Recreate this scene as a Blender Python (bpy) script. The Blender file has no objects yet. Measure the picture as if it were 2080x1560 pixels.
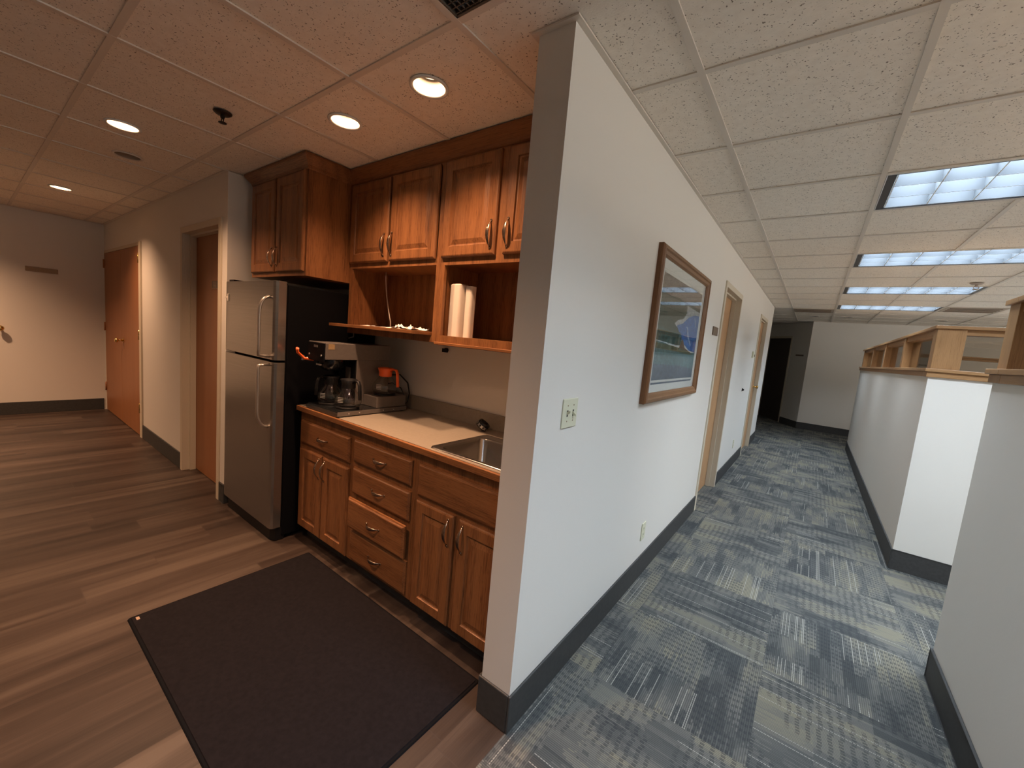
import bpy, bmesh, math, random
from mathutils import Vector, Matrix
random.seed(7)
S = bpy.context.scene
C = S.collection
PI = math.pi

# ------------------------------------------------------------------ camera, world, exposure
HZ = 2.456            # ceiling height
yaw, pit, roll = -0.6318, 0.1110, 0.0911
F = Vector((math.sin(yaw), math.cos(yaw), 0)); Rt = Vector((math.cos(yaw), -math.sin(yaw), 0)); U = Vector((0, 0, 1))
F2 = F*math.cos(pit) - U*math.sin(pit); U2 = U*math.cos(pit) + F*math.sin(pit)
R3 = Rt*math.cos(roll) + U2*math.sin(roll); U3 = U2*math.cos(roll) - Rt*math.sin(roll)
cd = bpy.data.cameras.new('camera'); cam = bpy.data.objects.new('camera', cd); C.objects.link(cam)
cd.sensor_width = 36; cd.lens = 827.8/2080*36; cd.clip_start = 0.02; cd.clip_end = 60
cam.matrix_world = Matrix(((R3.x, U3.x, -F2.x, 0), (R3.y, U3.y, -F2.y, 0), (R3.z, U3.z, -F2.z, 1.465), (0, 0, 0, 1)))
S.camera = cam
w = bpy.data.worlds.new('world'); S.world = w; w.use_nodes = True
w.node_tree.nodes['Background'].inputs[0].default_value = (0.5, 0.55, 0.65, 1)
w.node_tree.nodes['Background'].inputs[1].default_value = 0.02
S.view_settings.view_transform = 'Standard'; S.view_settings.look = 'None'
S.view_settings.gamma = 1; S.view_settings.use_curve_mapping = False
S.view_settings.exposure = 0.0
COOL = (0.76, 0.90, 1.05); WARM = (1.0, 0.58, 0.335)
FILL_W, FILLC = 68.0, (1.0, 0.93, 0.84)
FIX_W, CAN_W = 72.0, 17.0     # watts of one office fixture / one can light

# ------------------------------------------------------------------ node helper
class X:
    def __init__(s, t, k): s.t = t; s.k = k
    def _b(s, o, op, sw=False):
        n = s.t.nodes.new('ShaderNodeMath'); n.operation = op
        a, b = (o, s) if sw else (s, o)
        for i, v in enumerate((a, b)):
            if isinstance(v, X): s.t.links.new(v.k, n.inputs[i])
            else: n.inputs[i].default_value = v
        return X(s.t, n.outputs[0])
    def __add__(s, o): return s._b(o, 'ADD')
    __radd__ = __add__
    def __sub__(s, o): return s._b(o, 'SUBTRACT')
    def __rsub__(s, o): return s._b(o, 'SUBTRACT', True)
    def __mul__(s, o): return s._b(o, 'MULTIPLY')
    __rmul__ = __mul__
    def __truediv__(s, o): return s._b(o, 'DIVIDE')
    def gt(s, o): return s._b(o, 'GREATER_THAN')
    def lt(s, o): return s._b(o, 'LESS_THAN')
    def f(s, op, o=0.0): return s._b(o, op)
    def floor(s): return s._b(0.0, 'FLOOR')
    def fract(s): return s._b(0.0, 'FRACT')
    def clamp(s):
        r = s._b(0.0, 'ADD'); r.k.node.use_clamp = True; return r

class MT:
    """a material under construction"""
    def __init__(s, name, rough=0.6, metal=0.0, spec=0.5, col=(0.5, 0.5, 0.5)):
        s.m = bpy.data.materials.new(name); s.m.use_nodes = True; s.t = s.m.node_tree
        s.b = s.t.nodes['Principled BSDF']
        s.b.inputs['Roughness'].default_value = rough; s.b.inputs['Metallic'].default_value = metal
        s.b.inputs['Specular IOR Level'].default_value = spec
        s.b.inputs['Base Color'].default_value = (*col, 1)
        s.m.diffuse_color = (*col, 1)
    def pos(s, obj=False):
        if obj: o = s.t.nodes.new('ShaderNodeTexCoord').outputs['Object']
        else: o = s.t.nodes.new('ShaderNodeNewGeometry').outputs['Position']
        n = s.t.nodes.new('ShaderNodeSeparateXYZ'); s.t.links.new(o, n.inputs[0])
        return [X(s.t, n.outputs[i]) for i in range(3)]
    def vec(s, x, y, z=0.0):
        n = s.t.nodes.new('ShaderNodeCombineXYZ')
        for i, v in enumerate((x, y, z)):
            if isinstance(v, X): s.t.links.new(v.k, n.inputs[i])
            else: n.inputs[i].default_value = v
        return n.outputs[0]
    def noise(s, v, scale=1.0, detail=2.0, rough=0.5, dist=0.0):
        n = s.t.nodes.new('ShaderNodeTexNoise'); s.t.links.new(v, n.inputs['Vector'])
        n.inputs['Scale'].default_value = scale; n.inputs['Detail'].default_value = detail
        n.inputs['Roughness'].default_value = rough; n.inputs['Distortion'].default_value = dist
        return X(s.t, n.outputs[0])
    def white(s, v):
        n = s.t.nodes.new('ShaderNodeTexWhiteNoise'); n.noise_dimensions = '3D'; s.t.links.new(v, n.inputs['Vector'])
        return X(s.t, n.outputs[0])
    def ramp(s, fac, stops):
        n = s.t.nodes.new('ShaderNodeValToRGB'); s.t.links.new(fac.k, n.inputs[0])
        e = n.color_ramp.elements
        while len(e) < len(stops): e.new(0.5)
        for el, (p, c) in zip(e, stops): el.position = p; el.color = (*c, 1)
        return n.outputs[0]
    def mix(s, fac, a, b, mode='MIX'):
        n = s.t.nodes.new('ShaderNodeMix'); n.data_type = 'RGBA'; n.blend_type = mode
        for i, v in ((0, fac), (6, a), (7, b)):
            if isinstance(v, X): s.t.links.new(v.k, n.inputs[i])
            elif isinstance(v, (int, float)): n.inputs[i].default_value = v
            elif isinstance(v, tuple): n.inputs[i].default_value = (*v, 1)
            else: s.t.links.new(v, n.inputs[i])
        return n.outputs[2]
    def color(s, c): s.t.links.new(c, s.b.inputs['Base Color'])
    def bump(s, h, strength=0.2, dist=0.01):
        n = s.t.nodes.new('ShaderNodeBump'); n.inputs['Strength'].default_value = strength; n.inputs['Distance'].default_value = dist
        s.t.links.new(h.k, n.inputs['Height']); s.t.links.new(n.outputs[0], s.b.inputs['Normal'])

def plain(name, col, rough=0.5, metal=0.0, spec=0.5, var=0.0):
    m = MT(name, rough, metal, spec, col)
    if var:
        x, y, z = m.pos(); n = m.noise(m.vec(x, y, z), 60, 3)
        m.color(m.ramp(n, [(0.3, tuple(c*(1-var) for c in col)), (0.7, tuple(min(1, c*(1+var)) for c in col))]))
    return m.m

def paint(name, col):
    m = MT(name, 0.55, 0, 0.35, col); x, y, z = m.pos()
    n = m.noise(m.vec(x, y, z), 90, 3); m.bump(n, 0.12, 0.002)
    n2 = m.noise(m.vec(x, y, z), 0.8, 2)
    m.color(m.mix(n2, tuple(c*0.97 for c in col), tuple(min(1, c*1.03) for c in col)))
    return m.m

def wood(name, axis, base, dark, rough=0.42, scale=1.0, contrast=1.0, spec=0.45):
    m = MT(name, rough, 0, spec, base); x, y, z = m.pos()
    P = {'x': (y, z, x), 'y': (x, z, y), 'z': (x, y, z)}[axis]
    a, b, l = P
    warp = m.noise(m.vec(a*3.0, b*3.0, l*0.9), 1.6*scale, 2)
    r = ((a + b*0.7)*70*scale + warp*9).f('SINE')
    fine = m.noise(m.vec(a*260, b*260, l*9), 1.0*scale, 3)
    pores = m.noise(m.vec(a*420, b*420, l*22), scale, 1).gt(0.62)
    broad = m.noise(m.vec(a*9, b*9, l*1.3), scale, 2)
    g = (0.5 + r*0.06*contrast + (fine - 0.5)*0.75*contrast + (broad - 0.5)*0.38 - pores*0.12*contrast).clamp()
    mid = tuple((p+q)/2 for p, q in zip(base, dark))
    m.color(m.ramp(g, [(0.15, dark), (0.5, tuple(p*0.85+q*0.15 for p, q in zip(base, dark))), (0.85, tuple(min(1, p*1.12) for p in base))]))
    m.bump(fine, 0.08, 0.001)
    return m.m

WALL = (0.715, 0.675, 0.615)
M = {}
M['wall'] = paint('wall_paint', WALL)
M['frame_paint'] = paint('frame_paint', (0.60, 0.52, 0.40))
M['black_base'] = plain('dark_rubber_base', (0.040, 0.039, 0.038), 0.6, var=0.15)
OAK, OAKD = (0.43, 0.245, 0.105), (0.22, 0.105, 0.038)
for ax in 'xyz': M['oak_'+ax] = wood('honey_oak_'+ax, ax, (0.26, 0.108, 0.040), (0.100, 0.035, 0.012), contrast=1.5)
for ax in 'xyz': M['cap_'+ax] = wood('light_oak_'+ax, ax, (0.36, 0.190, 0.078), (0.19, 0.088, 0.032))
M['door_wood'] = wood('door_veneer', 'z', (0.33, 0.135, 0.052), (0.25, 0.09, 0.032), 0.45, 0.5, 0.5)
M['office_door'] = wood('office_door_veneer', 'z', (0.50, 0.285, 0.14), (0.40, 0.21, 0.095), 0.45, 0.5, 0.5)
M['dark_door'] = wood('dark_door_veneer', 'z', (0.045, 0.03, 0.024), (0.03, 0.02, 0.016), 0.6, 0.5, 0.5)
M['frame_wood'] = wood('picture_frame_oak', 'z', (0.20, 0.085, 0.03), (0.09, 0.035, 0.012))
M['frame_wood_y'] = wood('picture_frame_oak_y', 'y', (0.24, 0.12, 0.05), (0.12, 0.05, 0.02))
M['steel'] = None
def steel():
    m = MT('brushed_stainless', 0.27, 0.9, 0.5, (0.3, 0.29, 0.28)); x, y, z = m.pos()
    n = m.noise(m.vec(x*3, y*3, z*400), 1, 2)
    m.color(m.ramp(n, [(0.3, (0.31, 0.29, 0.27)), (0.7, (0.37, 0.35, 0.33))])); m.bump(n, 0.03, 0.001)
    return m.m
M['steel'] = steel()
M['handle_steel'] = plain('handle_steel', (0.50, 0.46, 0.42), 0.3, 0.8)
M['sink_steel'] = plain('sink_steel', (0.34, 0.32, 0.30), 0.24, 1.0)
M['machine_steel'] = plain('machine_steel', (0.20, 0.175, 0.16), 0.42, 0.5, var=0.05)
M['bronze'] = plain('aged_nickel', (0.42, 0.33, 0.26), 0.25, 1.0)
M['brass'] = plain('polished_brass', (0.80, 0.55, 0.20), 0.18, 1.0)
M['black'] = plain('black_plastic', (0.008, 0.008, 0.009), 0.45, spec=0.25)
M['black_gloss'] = plain('black_gloss', (0.008, 0.009, 0.010), 0.15)
M['black_matt'] = plain('fridge_black', (0.004, 0.004, 0.005), 0.6, spec=0.08)
M['orange'] = plain('orange_plastic', (0.85, 0.13, 0.025), 0.35)
M['laminate'] = plain('beige_laminate', (0.265, 0.225, 0.18), 0.45, var=0.06)
M['ivory'] = plain('ivory_plastic', (0.62, 0.60, 0.44), 0.4)
M['ivory_dark'] = plain('shadowed_slot', (0.05, 0.045, 0.03), 0.6)
M['paper'] = plain('white_paper', (0.80, 0.77, 0.72), 0.7)
M['white_book'] = plain('white_card', (0.74, 0.66, 0.58), 0.6)
M['mat'] = plain('door_mat', (0.011, 0.009, 0.0102), 0.95, spec=0.1, var=0.18)
M['mat_edge'] = plain('mat_rubber', (0.006, 0.006, 0.007), 0.9, spec=0.08)
M['reflector'] = plain('can_reflector', (0.06, 0.056, 0.048), 0.6, spec=0.1)
M['louver'] = plain('louver_aluminium', (0.066, 0.072, 0.078), 0.6, 0.0, 0.15)
M['fixture_edge'] = plain('fixture_trim', (0.05, 0.05, 0.055), 0.4)
M['grille_dark'] = plain('vent_dark', (0.02, 0.018, 0.016), 0.7)
M['grille'] = plain('vent_grille', (0.09, 0.075, 0.06), 0.6)
M['tan_vent'] = plain('tan_vent', (0.40, 0.33, 0.26), 0.6)
M['bronze_dark'] = plain('dark_bronze', (0.03, 0.022, 0.018), 0.4, 0.7)
M['plaque'] = plain('brown_plaque', (0.16, 0.11, 0.075), 0.5, var=0.1)
M['plaque_brass'] = plain('tan_plaque', (0.30, 0.20, 0.10), 0.45, var=0.08)
M['plaque_line'] = plain('pale_engraving', (0.38, 0.26, 0.18), 0.5)
M['matboard'] = plain('mat_board', (0.74, 0.74, 0.70), 0.8)
M['cord_white'] = plain('pale_cord', (0.50, 0.42, 0.36), 0.5)
M['cord_black'] = plain('black_cord', (0.01, 0.01, 0.01), 0.5)
M['magnet'] = plain('pale_magnet', (0.55, 0.50, 0.44), 0.4)
M['silver'] = plain('silver', (0.65, 0.64, 0.62), 0.3, 0.9)
M['tube_white'] = plain('tube_white', (0.8, 0.8, 0.8), 0.4)

def glass(name, tint=(0.96, 0.97, 0.96), ior=1.5, rough=0.0, boost=1.0):
    m = bpy.data.materials.new(name); m.use_nodes = True; t = m.node_tree
    for n in list(t.nodes):
        if n.type == 'BSDF_PRINCIPLED': t.nodes.remove(n)
    out = [n for n in t.nodes if n.type == 'OUTPUT_MATERIAL'][0]
    lw = t.nodes.new('ShaderNodeLayerWeight'); lw.inputs[0].default_value = 0.5
    pw = t.nodes.new('ShaderNodeMath'); pw.operation = 'POWER'; pw.inputs[1].default_value = 5.0; t.links.new(lw.outputs['Facing'], pw.inputs[0])
    fr = t.nodes.new('ShaderNodeMath'); fr.operation = 'MULTIPLY_ADD'; fr.inputs[1].default_value = 0.92; fr.inputs[2].default_value = 0.045
    t.links.new(pw.outputs[0], fr.inputs[0])
    tr = t.nodes.new('ShaderNodeBsdfTransparent'); tr.inputs[0].default_value = (*tint, 1)
    gl = t.nodes.new('ShaderNodeBsdfGlossy'); gl.inputs['Roughness'].default_value = rough
    mx = t.nodes.new('ShaderNodeMixShader')
    mu = t.nodes.new('ShaderNodeMath'); mu.operation = 'MULTIPLY'; mu.inputs[1].default_value = boost; mu.use_clamp = True
    t.links.new(fr.outputs[0], mu.inputs[0]); t.links.new(mu.outputs[0], mx.inputs[0])
    t.links.new(tr.outputs[0], mx.inputs[1]); t.links.new(gl.outputs[0], mx.inputs[2]); t.links.new(mx.outputs[0], out.inputs[0])
    return m
M['glass'] = glass('pane_glass', (0.72, 0.69, 0.65))
M['carafe_glass'] = glass('carafe_glass', (0.95, 0.96, 0.95), 1.5, 0.02, 1.8)
M['picture_glass'] = glass('picture_glass', (0.98, 0.99, 0.99), 1.5, 0.0, 1.0)

def emis(name, col, st):
    m = bpy.data.materials.new(name); m.use_nodes = True; b = m.node_tree.nodes['Principled BSDF']
    b.inputs['Base Color'].default_value = (*col, 1)
    b.inputs['Emission Color'].default_value = (*col, 1); b.inputs['Emission Strength'].default_value = st
    return m
M['bulb'] = emis('bulb_glow', (1.0, 0.78, 0.52), 2.0)  # glow of the ring added inside the cans to light their reflectors
M['tube'] = emis('tube_glow', (0.80, 0.92, 1.0), 3.0)

def ceiling_mat():
    m = MT('ceiling_tile', 0.9, 0, 0.15, (0.72, 0.63, 0.52)); x, y, z = m.pos()
    v = m.vec(x, y, z)
    s1 = m.noise(v, 150, 2, 0.5); s2 = m.noise(v, 62, 2)
    pits = s1.gt(0.64)*s2.gt(0.50)
    base = m.ramp(m.noise(v, 30, 3), [(0.3, (0.84, 0.76, 0.665)), (0.7, (0.90, 0.825, 0.73))])
    m.color(m.mix(pits, base, (0.26, 0.215, 0.17)))
    m.bump(s1, 0.25, 0.003); return m.m
M['ceiling'] = ceiling_mat()
M['tee'] = plain('ceiling_tee', (0.69, 0.62, 0.54), 0.45)

def lvp():
    m = MT('vinyl_plank', 0.42, 0, 0.4, (0.2, 0.15, 0.11)); x, y, z = m.pos()
    W, L = 0.178, 1.22
    ix = (x/W).floor(); rnd = m.white(m.vec(ix, 3.3))
    yy = y/L + rnd*3.0; iy = yy.floor(); pr = m.white(m.vec(ix, iy, 1.0))
    fx = (x/W).fract(); fy = yy.fract()
    seam = (fx.lt(0.012) + fy.lt(0.003)).clamp()
    streak = m.noise(m.vec(x*22 + pr*20, y*1.1, pr*9), 1, 4, 0.6)
    band = m.noise(m.vec(x*7 + pr*7, y*0.55, pr*5), 1, 2)
    fine = m.noise(m.vec(x*240, y*9, pr*3), 1, 2)
    g = (0.5 + (pr - 0.5)*0.22 + (streak - 0.5)*0.75 + (band - 0.5)*1.1 + (fine - 0.5)*0.22).clamp()
    c = m.ramp(g, [(0.15, (0.019, 0.012, 0.0095)), (0.5, (0.047, 0.031, 0.024)), (0.85, (0.096, 0.070, 0.054))])
    m.color(m.mix(seam*0.6, c, (0.05, 0.035, 0.03))); m.bump(fine, 0.08, 0.001); return m.m
M['lvp'] = lvp()

def carpet():
    m = MT('carpet_tile', 1.0, 0, 0.05, (0.15, 0.16, 0.17)); x, y, z = m.pos()
    T = 0.61
    ix = (x/T).floor(); iy = (y/T + 0.3).floor()
    par = ((ix + iy)*0.5).fract().gt(0.25)
    u = x*par + y*(1.0 - par); v = y*par + x*(1.0 - par)       # u: along the ribs
    tr = m.white(m.vec(ix, iy, 2.0))
    iv = (v/0.0075).floor(); rv = m.white(m.vec(iv, tr*50, 1.0))
    rib = (v/0.0075).fract()
    row = (v/0.015).floor(); rr = m.white(m.vec(row, tr*19, 7.0))
    du = (u/0.036 + rr*0.25).fract()
    dash = du.lt(0.42)*((v/0.015).fract().gt(0.30))               # rows of dark dashes
    vb = (v/0.045).floor(); band = m.white(m.vec(vb, tr*31, (u/0.16 + rv*0.22).floor()))
    bu = (u/0.075 + rv*1.6).floor()*0.075; bv = (v/0.060 + m.white(m.vec((u/0.20).floor(), tr*5, 3.0))).floor()*0.060
    patch = m.noise(m.vec(bu*3.0, bv*5.0, tr*13), 1, 1)*0.75 + m.noise(m.vec(u*2.2, v*2.2, 3.0), 1, 2)*0.25
    patch2 = m.noise(m.vec(u*5.0 + rv*0.15, v*4.5, tr*7 + 40), 1, 1)
    base = m.ramp((patch + (band - 0.5)*0.14 + (tr - 0.5)*0.06).clamp(), [(0.36, (0.066, 0.069, 0.068)), (0.46, (0.112, 0.113, 0.106)), (0.54, (0.162, 0.157, 0.138)), (0.66, (0.230, 0.208, 0.155))])
    dark = dash*(((patch2 - 0.40)*14.0).clamp())
    c = m.mix(dark*0.55, base, (0.042, 0.045, 0.050))
    lc = (v/0.0075).floor(); lr = m.white(m.vec(lc, tr*77, 5.0))
    pin = lr.gt(0.90)*((u/0.012).fract().gt(0.2))*((rib - 0.5).f('ABSOLUTE').lt(0.28))*m.noise(m.vec(u*2.6, v*1.0, tr*21), 1, 0).gt(0.5)
    c = m.mix(pin*0.6, c, (0.42, 0.40, 0.35))
    ribd = (rib - 0.5).f('ABSOLUTE')*2.0
    c = m.mix(ribd*ribd*0.6, c, (0.032, 0.033, 0.034))
    fz = m.noise(m.vec(x, y, z), 420, 2)
    c = m.mix((fz - 0.35).clamp()*0.5, c, (0.04, 0.04, 0.042))
    m.color(c); m.bump(fz, 0.5, 0.004); return m.m
M['carpet'] = carpet()

# ------------------------------------------------------------------ mesh helpers
class MB:
    def __init__(s): s.v = []; s.f = []; s.mi = []; s.sm = []
    def poly(s, pts, mi=0, smooth=False):
        b = len(s.v); s.v += [tuple(p) for p in pts]; s.f.append(tuple(range(b, b+len(pts)))); s.mi.append(mi); s.sm.append(smooth)
    def box(s, x0, y0, z0, x1, y1, z1, mi=0):
        x0, x1 = sorted((x0, x1)); y0, y1 = sorted((y0, y1)); z0, z1 = sorted((z0, z1))
        b = len(s.v)
        s.v += [(x, y, z) for x in (x0, x1) for y in (y0, y1) for z in (z0, z1)]
        for q in ((0, 1, 3, 2), (4, 6, 7, 5), (0, 4, 5, 1), (2, 3, 7, 6), (0, 2, 6, 4), (1, 5, 7, 3)):
            s.f.append(tuple(b+i for i in q)); s.mi.append(mi); s.sm.append(False)
        return s
    def hexa(s, p8, mi=0):
        b = len(s.v); s.v += [tuple(p) for p in p8]
        for q in ((0, 3, 2, 1), (4, 5, 6, 7), (0, 1, 5, 4), (1, 2, 6, 5), (2, 3, 7, 6), (3, 0, 4, 7)):
            s.f.append(tuple(b+i for i in q)); s.mi.append(mi); s.sm.append(False)
        return s
    def rings(s, rs, closed=True, caps=True, mi=0, smooth=True):
        b = len(s.v); n = len(rs[0])
        for r in rs: s.v += [tuple(p) for p in r]
        for i in range(len(rs)-1):
            for j in range(n if closed else n-1):
                k = (j+1) % n
                s.f.append((b+i*n+j, b+i*n+k, b+(i+1)*n+k, b+(i+1)*n+j)); s.mi.append(mi); s.sm.append(smooth)
        if caps:
            s.f.append(tuple(b+j for j in reversed(range(n)))); s.mi.append(mi); s.sm.append(False)
            s.f.append(tuple(b+(len(rs)-1)*n+j for j in range(n))); s.mi.append(mi); s.sm.append(False)
        return s
    def lathe(s, cx, cy, prof, n=32, caps=False, mi=0):
        rs = [[(cx+r*math.cos(2*PI*j/n), cy+r*math.sin(2*PI*j/n), z) for j in range(n)] for r, z in prof]
        return s.rings(rs, True, caps, mi)
    def cyl(s, a, b, r, n=20, r2=None, mi=0):
        a = Vector(a); b = Vector(b); d = (b-a).normalized()
        e = d.orthogonal().normalized(); g = d.cross(e); r2 = r if r2 is None else r2
        return s.rings([[a+(e*math.cos(2*PI*j/n)+g*math.sin(2*PI*j/n))*r for j in range(n)],
                        [b+(e*math.cos(2*PI*j/n)+g*math.sin(2*PI*j/n))*r2 for j in range(n)]], mi=mi)
    def tube(s, pts, r, n=10, mi=0, flat=None):
        """flat: (side_vector, half_width_fn, half_thick) gives an oval section"""
        P = [Vector(p) for p in pts]; rs = []
        e0 = None
        for i, p in enumerate(P):
            d = (P[min(i+1, len(P)-1)] - P[max(i-1, 0)]).normalized()
            if flat: e = Vector(flat[0]); e = (e - d*e.dot(d)).normalized()
            else:
                e = d.orthogonal().normalized() if e0 is None else (e0 - d*e0.dot(d)).normalized()
            e0 = e; g = d.cross(e)
            t = i/(len(P)-1)
            wa = flat[1](t) if flat else r; wb = flat[2] if flat else r
            rs.append([p + e*math.cos(2*PI*j/n)*wa + g*math.sin(2*PI*j/n)*wb for j in range(n)])
        return s.rings(rs, mi=mi)
    def build(s, name, mats, parent=None, bevel=0.0, seg=2):
        if not isinstance(mats, (list, tuple)): mats = [mats]
        xs, ys, zs = zip(*s.v)
        o3 = Vector(((min(xs)+max(xs))/2, (min(ys)+max(ys))/2, min(zs)))
        me = bpy.data.meshes.new(name)
        me.from_pydata([Vector(v)-o3 for v in s.v], [], s.f)
        for m in mats: me.materials.append(m)
        for p, i, sm in zip(me.polygons, s.mi, s.sm): p.material_index = i; p.use_smooth = sm
        bm = bmesh.new(); bm.from_mesh(me); bmesh.ops.remove_doubles(bm, verts=bm.verts, dist=1e-6)
        bmesh.ops.recalc_face_normals(bm, faces=bm.faces)
        bm.to_mesh(me); bm.free(); me.update()
        o = bpy.data.objects.new(name, me); C.objects.link(o)
        if parent is not None:
            o.parent = parent; wp = Vector((0, 0, 0)); q = parent
            while q is not None: wp += q.location; q = q.parent
            o.location = o3 - wp
        else: o.location = o3
        if bevel:
            b = o.modifiers.new('bevel', 'BEVEL'); b.width = bevel; b.segments = seg; b.limit_method = 'ANGLE'; b.angle_limit = 0.9
        return o

def tag(o, label, cat, group=None, kind=None):
    o['label'] = label
    if cat: o['category'] = cat
    if group: o['group'] = group
    if kind: o['kind'] = kind
    return o
def thing(name, label, cat, loc, group=None):
    o = bpy.data.objects.new(name, None); o.empty_display_size = 0.05; C.objects.link(o); o.location = loc
    return tag(o, label, cat, group)
def struct(o, label=None):
    o['kind'] = 'structure'
    if label: o['label'] = label
    return o
def dup(o, parent=None, dloc=None, label=None):
    c = o.copy(); C.objects.link(c)
    if parent is not None: c.parent = parent
    if dloc is not None: c.location = o.location + Vector(dloc)
    if label: c['label'] = label
    for ch in o.children: dup(ch, c)
    return c
def box(*a): return MB().box(*a)

# ------------------------------------------------------------------ the rooms
AX, BX = -0.736, -0.871       # corridor face and kitchen face of the dividing wall
YB = 1.168                    # its end, flush with the hall wall
XL = -7.70                    # far left wall
YE = 8.88                     # far end of the corridor wall
# floors
f = struct(box(XL-0.15, -3.2, -0.05, AX+0.0, 1.95, 0).build('floor', M['lvp']), 'dark wood-look vinyl plank floor of the kitchenette')
f = struct(MB().box(AX, -3.2, -0.05, 6.6, 14.5, 0).box(-4.0, YE, -0.05, AX, 14.5, 0).box(BX, 4.0, -0.05, AX, YE, 0).build('floor', M['carpet']), 'grey patterned carpet tile floor of the corridor')
# walls
def wall(name, label, boxes, mat='wall'):
    m = MB()
    for b in boxes: m.box(*b)
    return struct(m.build(name, M[mat]), label)
wall('wall_divider', 'white dividing wall between kitchenette and corridor',
     [(BX, YB, 0, AX, 4.09, HZ), (BX, 4.09, 2.145, AX, 5.07, HZ), (BX, 5.07, 0, AX, 7.03, HZ), (BX, 7.03, 2.145, AX, 8.01, HZ), (BX, 8.01, 0, AX, YE, HZ)])
wall('wall_hall', 'cream hall wall with the double door and the recessed door',
     [(XL-0.12, YB, 2.10, -5.87, YB+0.14, HZ), (-5.87, YB, 0, -4.515, YB+0.14, HZ), (-4.515, YB, 2.145, -3.595, YB+0.14, HZ), (-3.595, YB, 0, -3.50, YB+0.14, HZ)])
wall('wall_alcove', 'short side wall of the alcove beside the refrigerator', [(-3.62, YB+0.14, 0, -3.50, 1.90, HZ)])
wall('wall_kitchen', 'cream back wall behind the counter', [(-3.62, 1.90, 0, BX, 2.0, HZ)])
wall('wall_left', 'cream wall at the far left end of the hall', [(XL-0.12, -3.2, 0, XL, YB+0.14, HZ)])
wall('wall_back', 'wall behind the camera', [(XL-0.12, -3.32, 0, 6.6, -3.2, HZ)])
wall('wall_right', 'far wall of the open office', [(6.5, -3.2, 0, 6.6, 11.6, HZ)])
wall('wall_end', 'grey-white wall closing the far end of the corridor', [(-0.16, 11.5, 0, 6.6, 11.62, HZ)])
# slanted wall with a dark doorway
def slant(name, label, s0, s1, z0, z1, mat, th=0.12, off=0.0, st=True, parent=None):
    d = Vector((-0.54, 0.84, 0)).normalized(); n = Vector((0.84, 0.54, 0)).normalized(); o = Vector((-0.16, 11.5, 0)) + n*off
    a = o + d*s0; b = o + d*s1
    pts = []
    for z in (z0, z1):
        for p in (a, b, b+n*th, a+n*th): pts.append((p.x, p.y, z))
    r = MB().hexa(pts).build(name, M[mat], parent)
    return struct(r, label) if st else r
slant('wall_slant', 'shaded slanted wall at the corridor end', 0, 0.66, 0, HZ, 'wall')
slant('wall_slant', 'strip of slanted wall above the dark door', 0.66, 1.76, 2.14, HZ, 'wall')
slant('wall_slant', 'slanted wall beyond the dark door', 1.76, 3.4, 0, HZ, 'wall')
slant('baseboard_slant', 'dark base along the slanted wall', 0.0, 0.66, 0, 0.15, 'black_base', 0.012, -0.012)
dd = slant('door_4', 'dark door in the slanted wall at the corridor end', 0.71, 1.71, 0, 2.09, 'dark_door', 0.04, 0.04)
slant('door_frame', None, 0.66, 0.71, 0, 2.14, 'frame_paint', 0.14, -0.01, False, dd)
slant('door_frame', None, 1.71, 1.76, 0, 2.14, 'frame_paint', 0.14, -0.01, False, dd)
slant('door_frame', None, 0.71, 1.71, 2.09, 2.14, 'frame_paint', 0.14, -0.01, False, dd)
wall('wall_corridor_end', 'wall turning left at the end of the corridor wall', [(-4.0, YE-0.12, 0, BX, YE, HZ), (-4.1, YE-0.12, 0, -4.0, 14.5, HZ), (-4.0, 14.4, 0, -0.5, 14.5, HZ)])

# windows added unseen in the far right wall, daylight fill for ceiling and upper wall
for k in range(3):
    y_ = 0.2+k*3.6
    wn = struct(MB().box(6.46, y_, 0.95, 6.50, y_+2.9, 1.0).box(6.46, y_, 2.20, 6.50, y_+2.9, 2.25).box(6.46, y_, 1.0, 6.50, y_+0.05, 2.2).box(6.46, y_+2.85, 1.0, 6.50, y_+2.9, 2.2).build('window_%d' % (k+1), M['frame_paint']), 'office window out of view on the right')
    l = bpy.data.lights.new('window_daylight', 'AREA'); l.shape = 'RECTANGLE'; l.size = 2.8; l.size_y = 1.2; l.energy = FILL_W; l.color = FILLC
    o = bpy.data.objects.new('window_daylight', l); C.objects.link(o); o.location = (6.45, y_+1.45, 1.6); o.rotation_euler = (0, math.radians(90), 0)
    l.size = 1.2; l.size_y = 2.8

# baseboards
def base(side, boxes, label):
    m = MB()
    for b in boxes: m.box(*b)
    return struct(m.build('baseboard_'+side, M['black_base'], bevel=0.004), label)
t = 0.010; BH = 0.152
base('corridor', [(AX, YB-t, 0, AX+t, 4.08, BH), (AX, 5.08, 0, AX+t, 7.02, BH), (AX, 8.02, 0, AX+t, YE, BH)], 'dark rubber base along the white corridor wall')
base('wall_end', [(BX-t, YB-t, 0, AX, YB, BH), (BX-t, YB, 0, BX, 1.36, BH)], 'dark rubber base around the end of the dividing wall')
base('hall', [(-5.82, YB-t, 0, -4.52, YB, BH), (-3.59, YB-t, 0, -3.50, YB, BH), (-3.50, YB-t, 0, -3.49, 1.88, BH)], 'dark rubber base along the hall wall')
base('left', [(XL, -3.2, 0, XL+t, YB-0.03, BH)], 'dark rubber base along the far left wall')
base('end', [(-0.16, 11.5-t, 0, 6.5, 11.5, BH)], 'dark rubber base along the corridor end wall')

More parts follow.
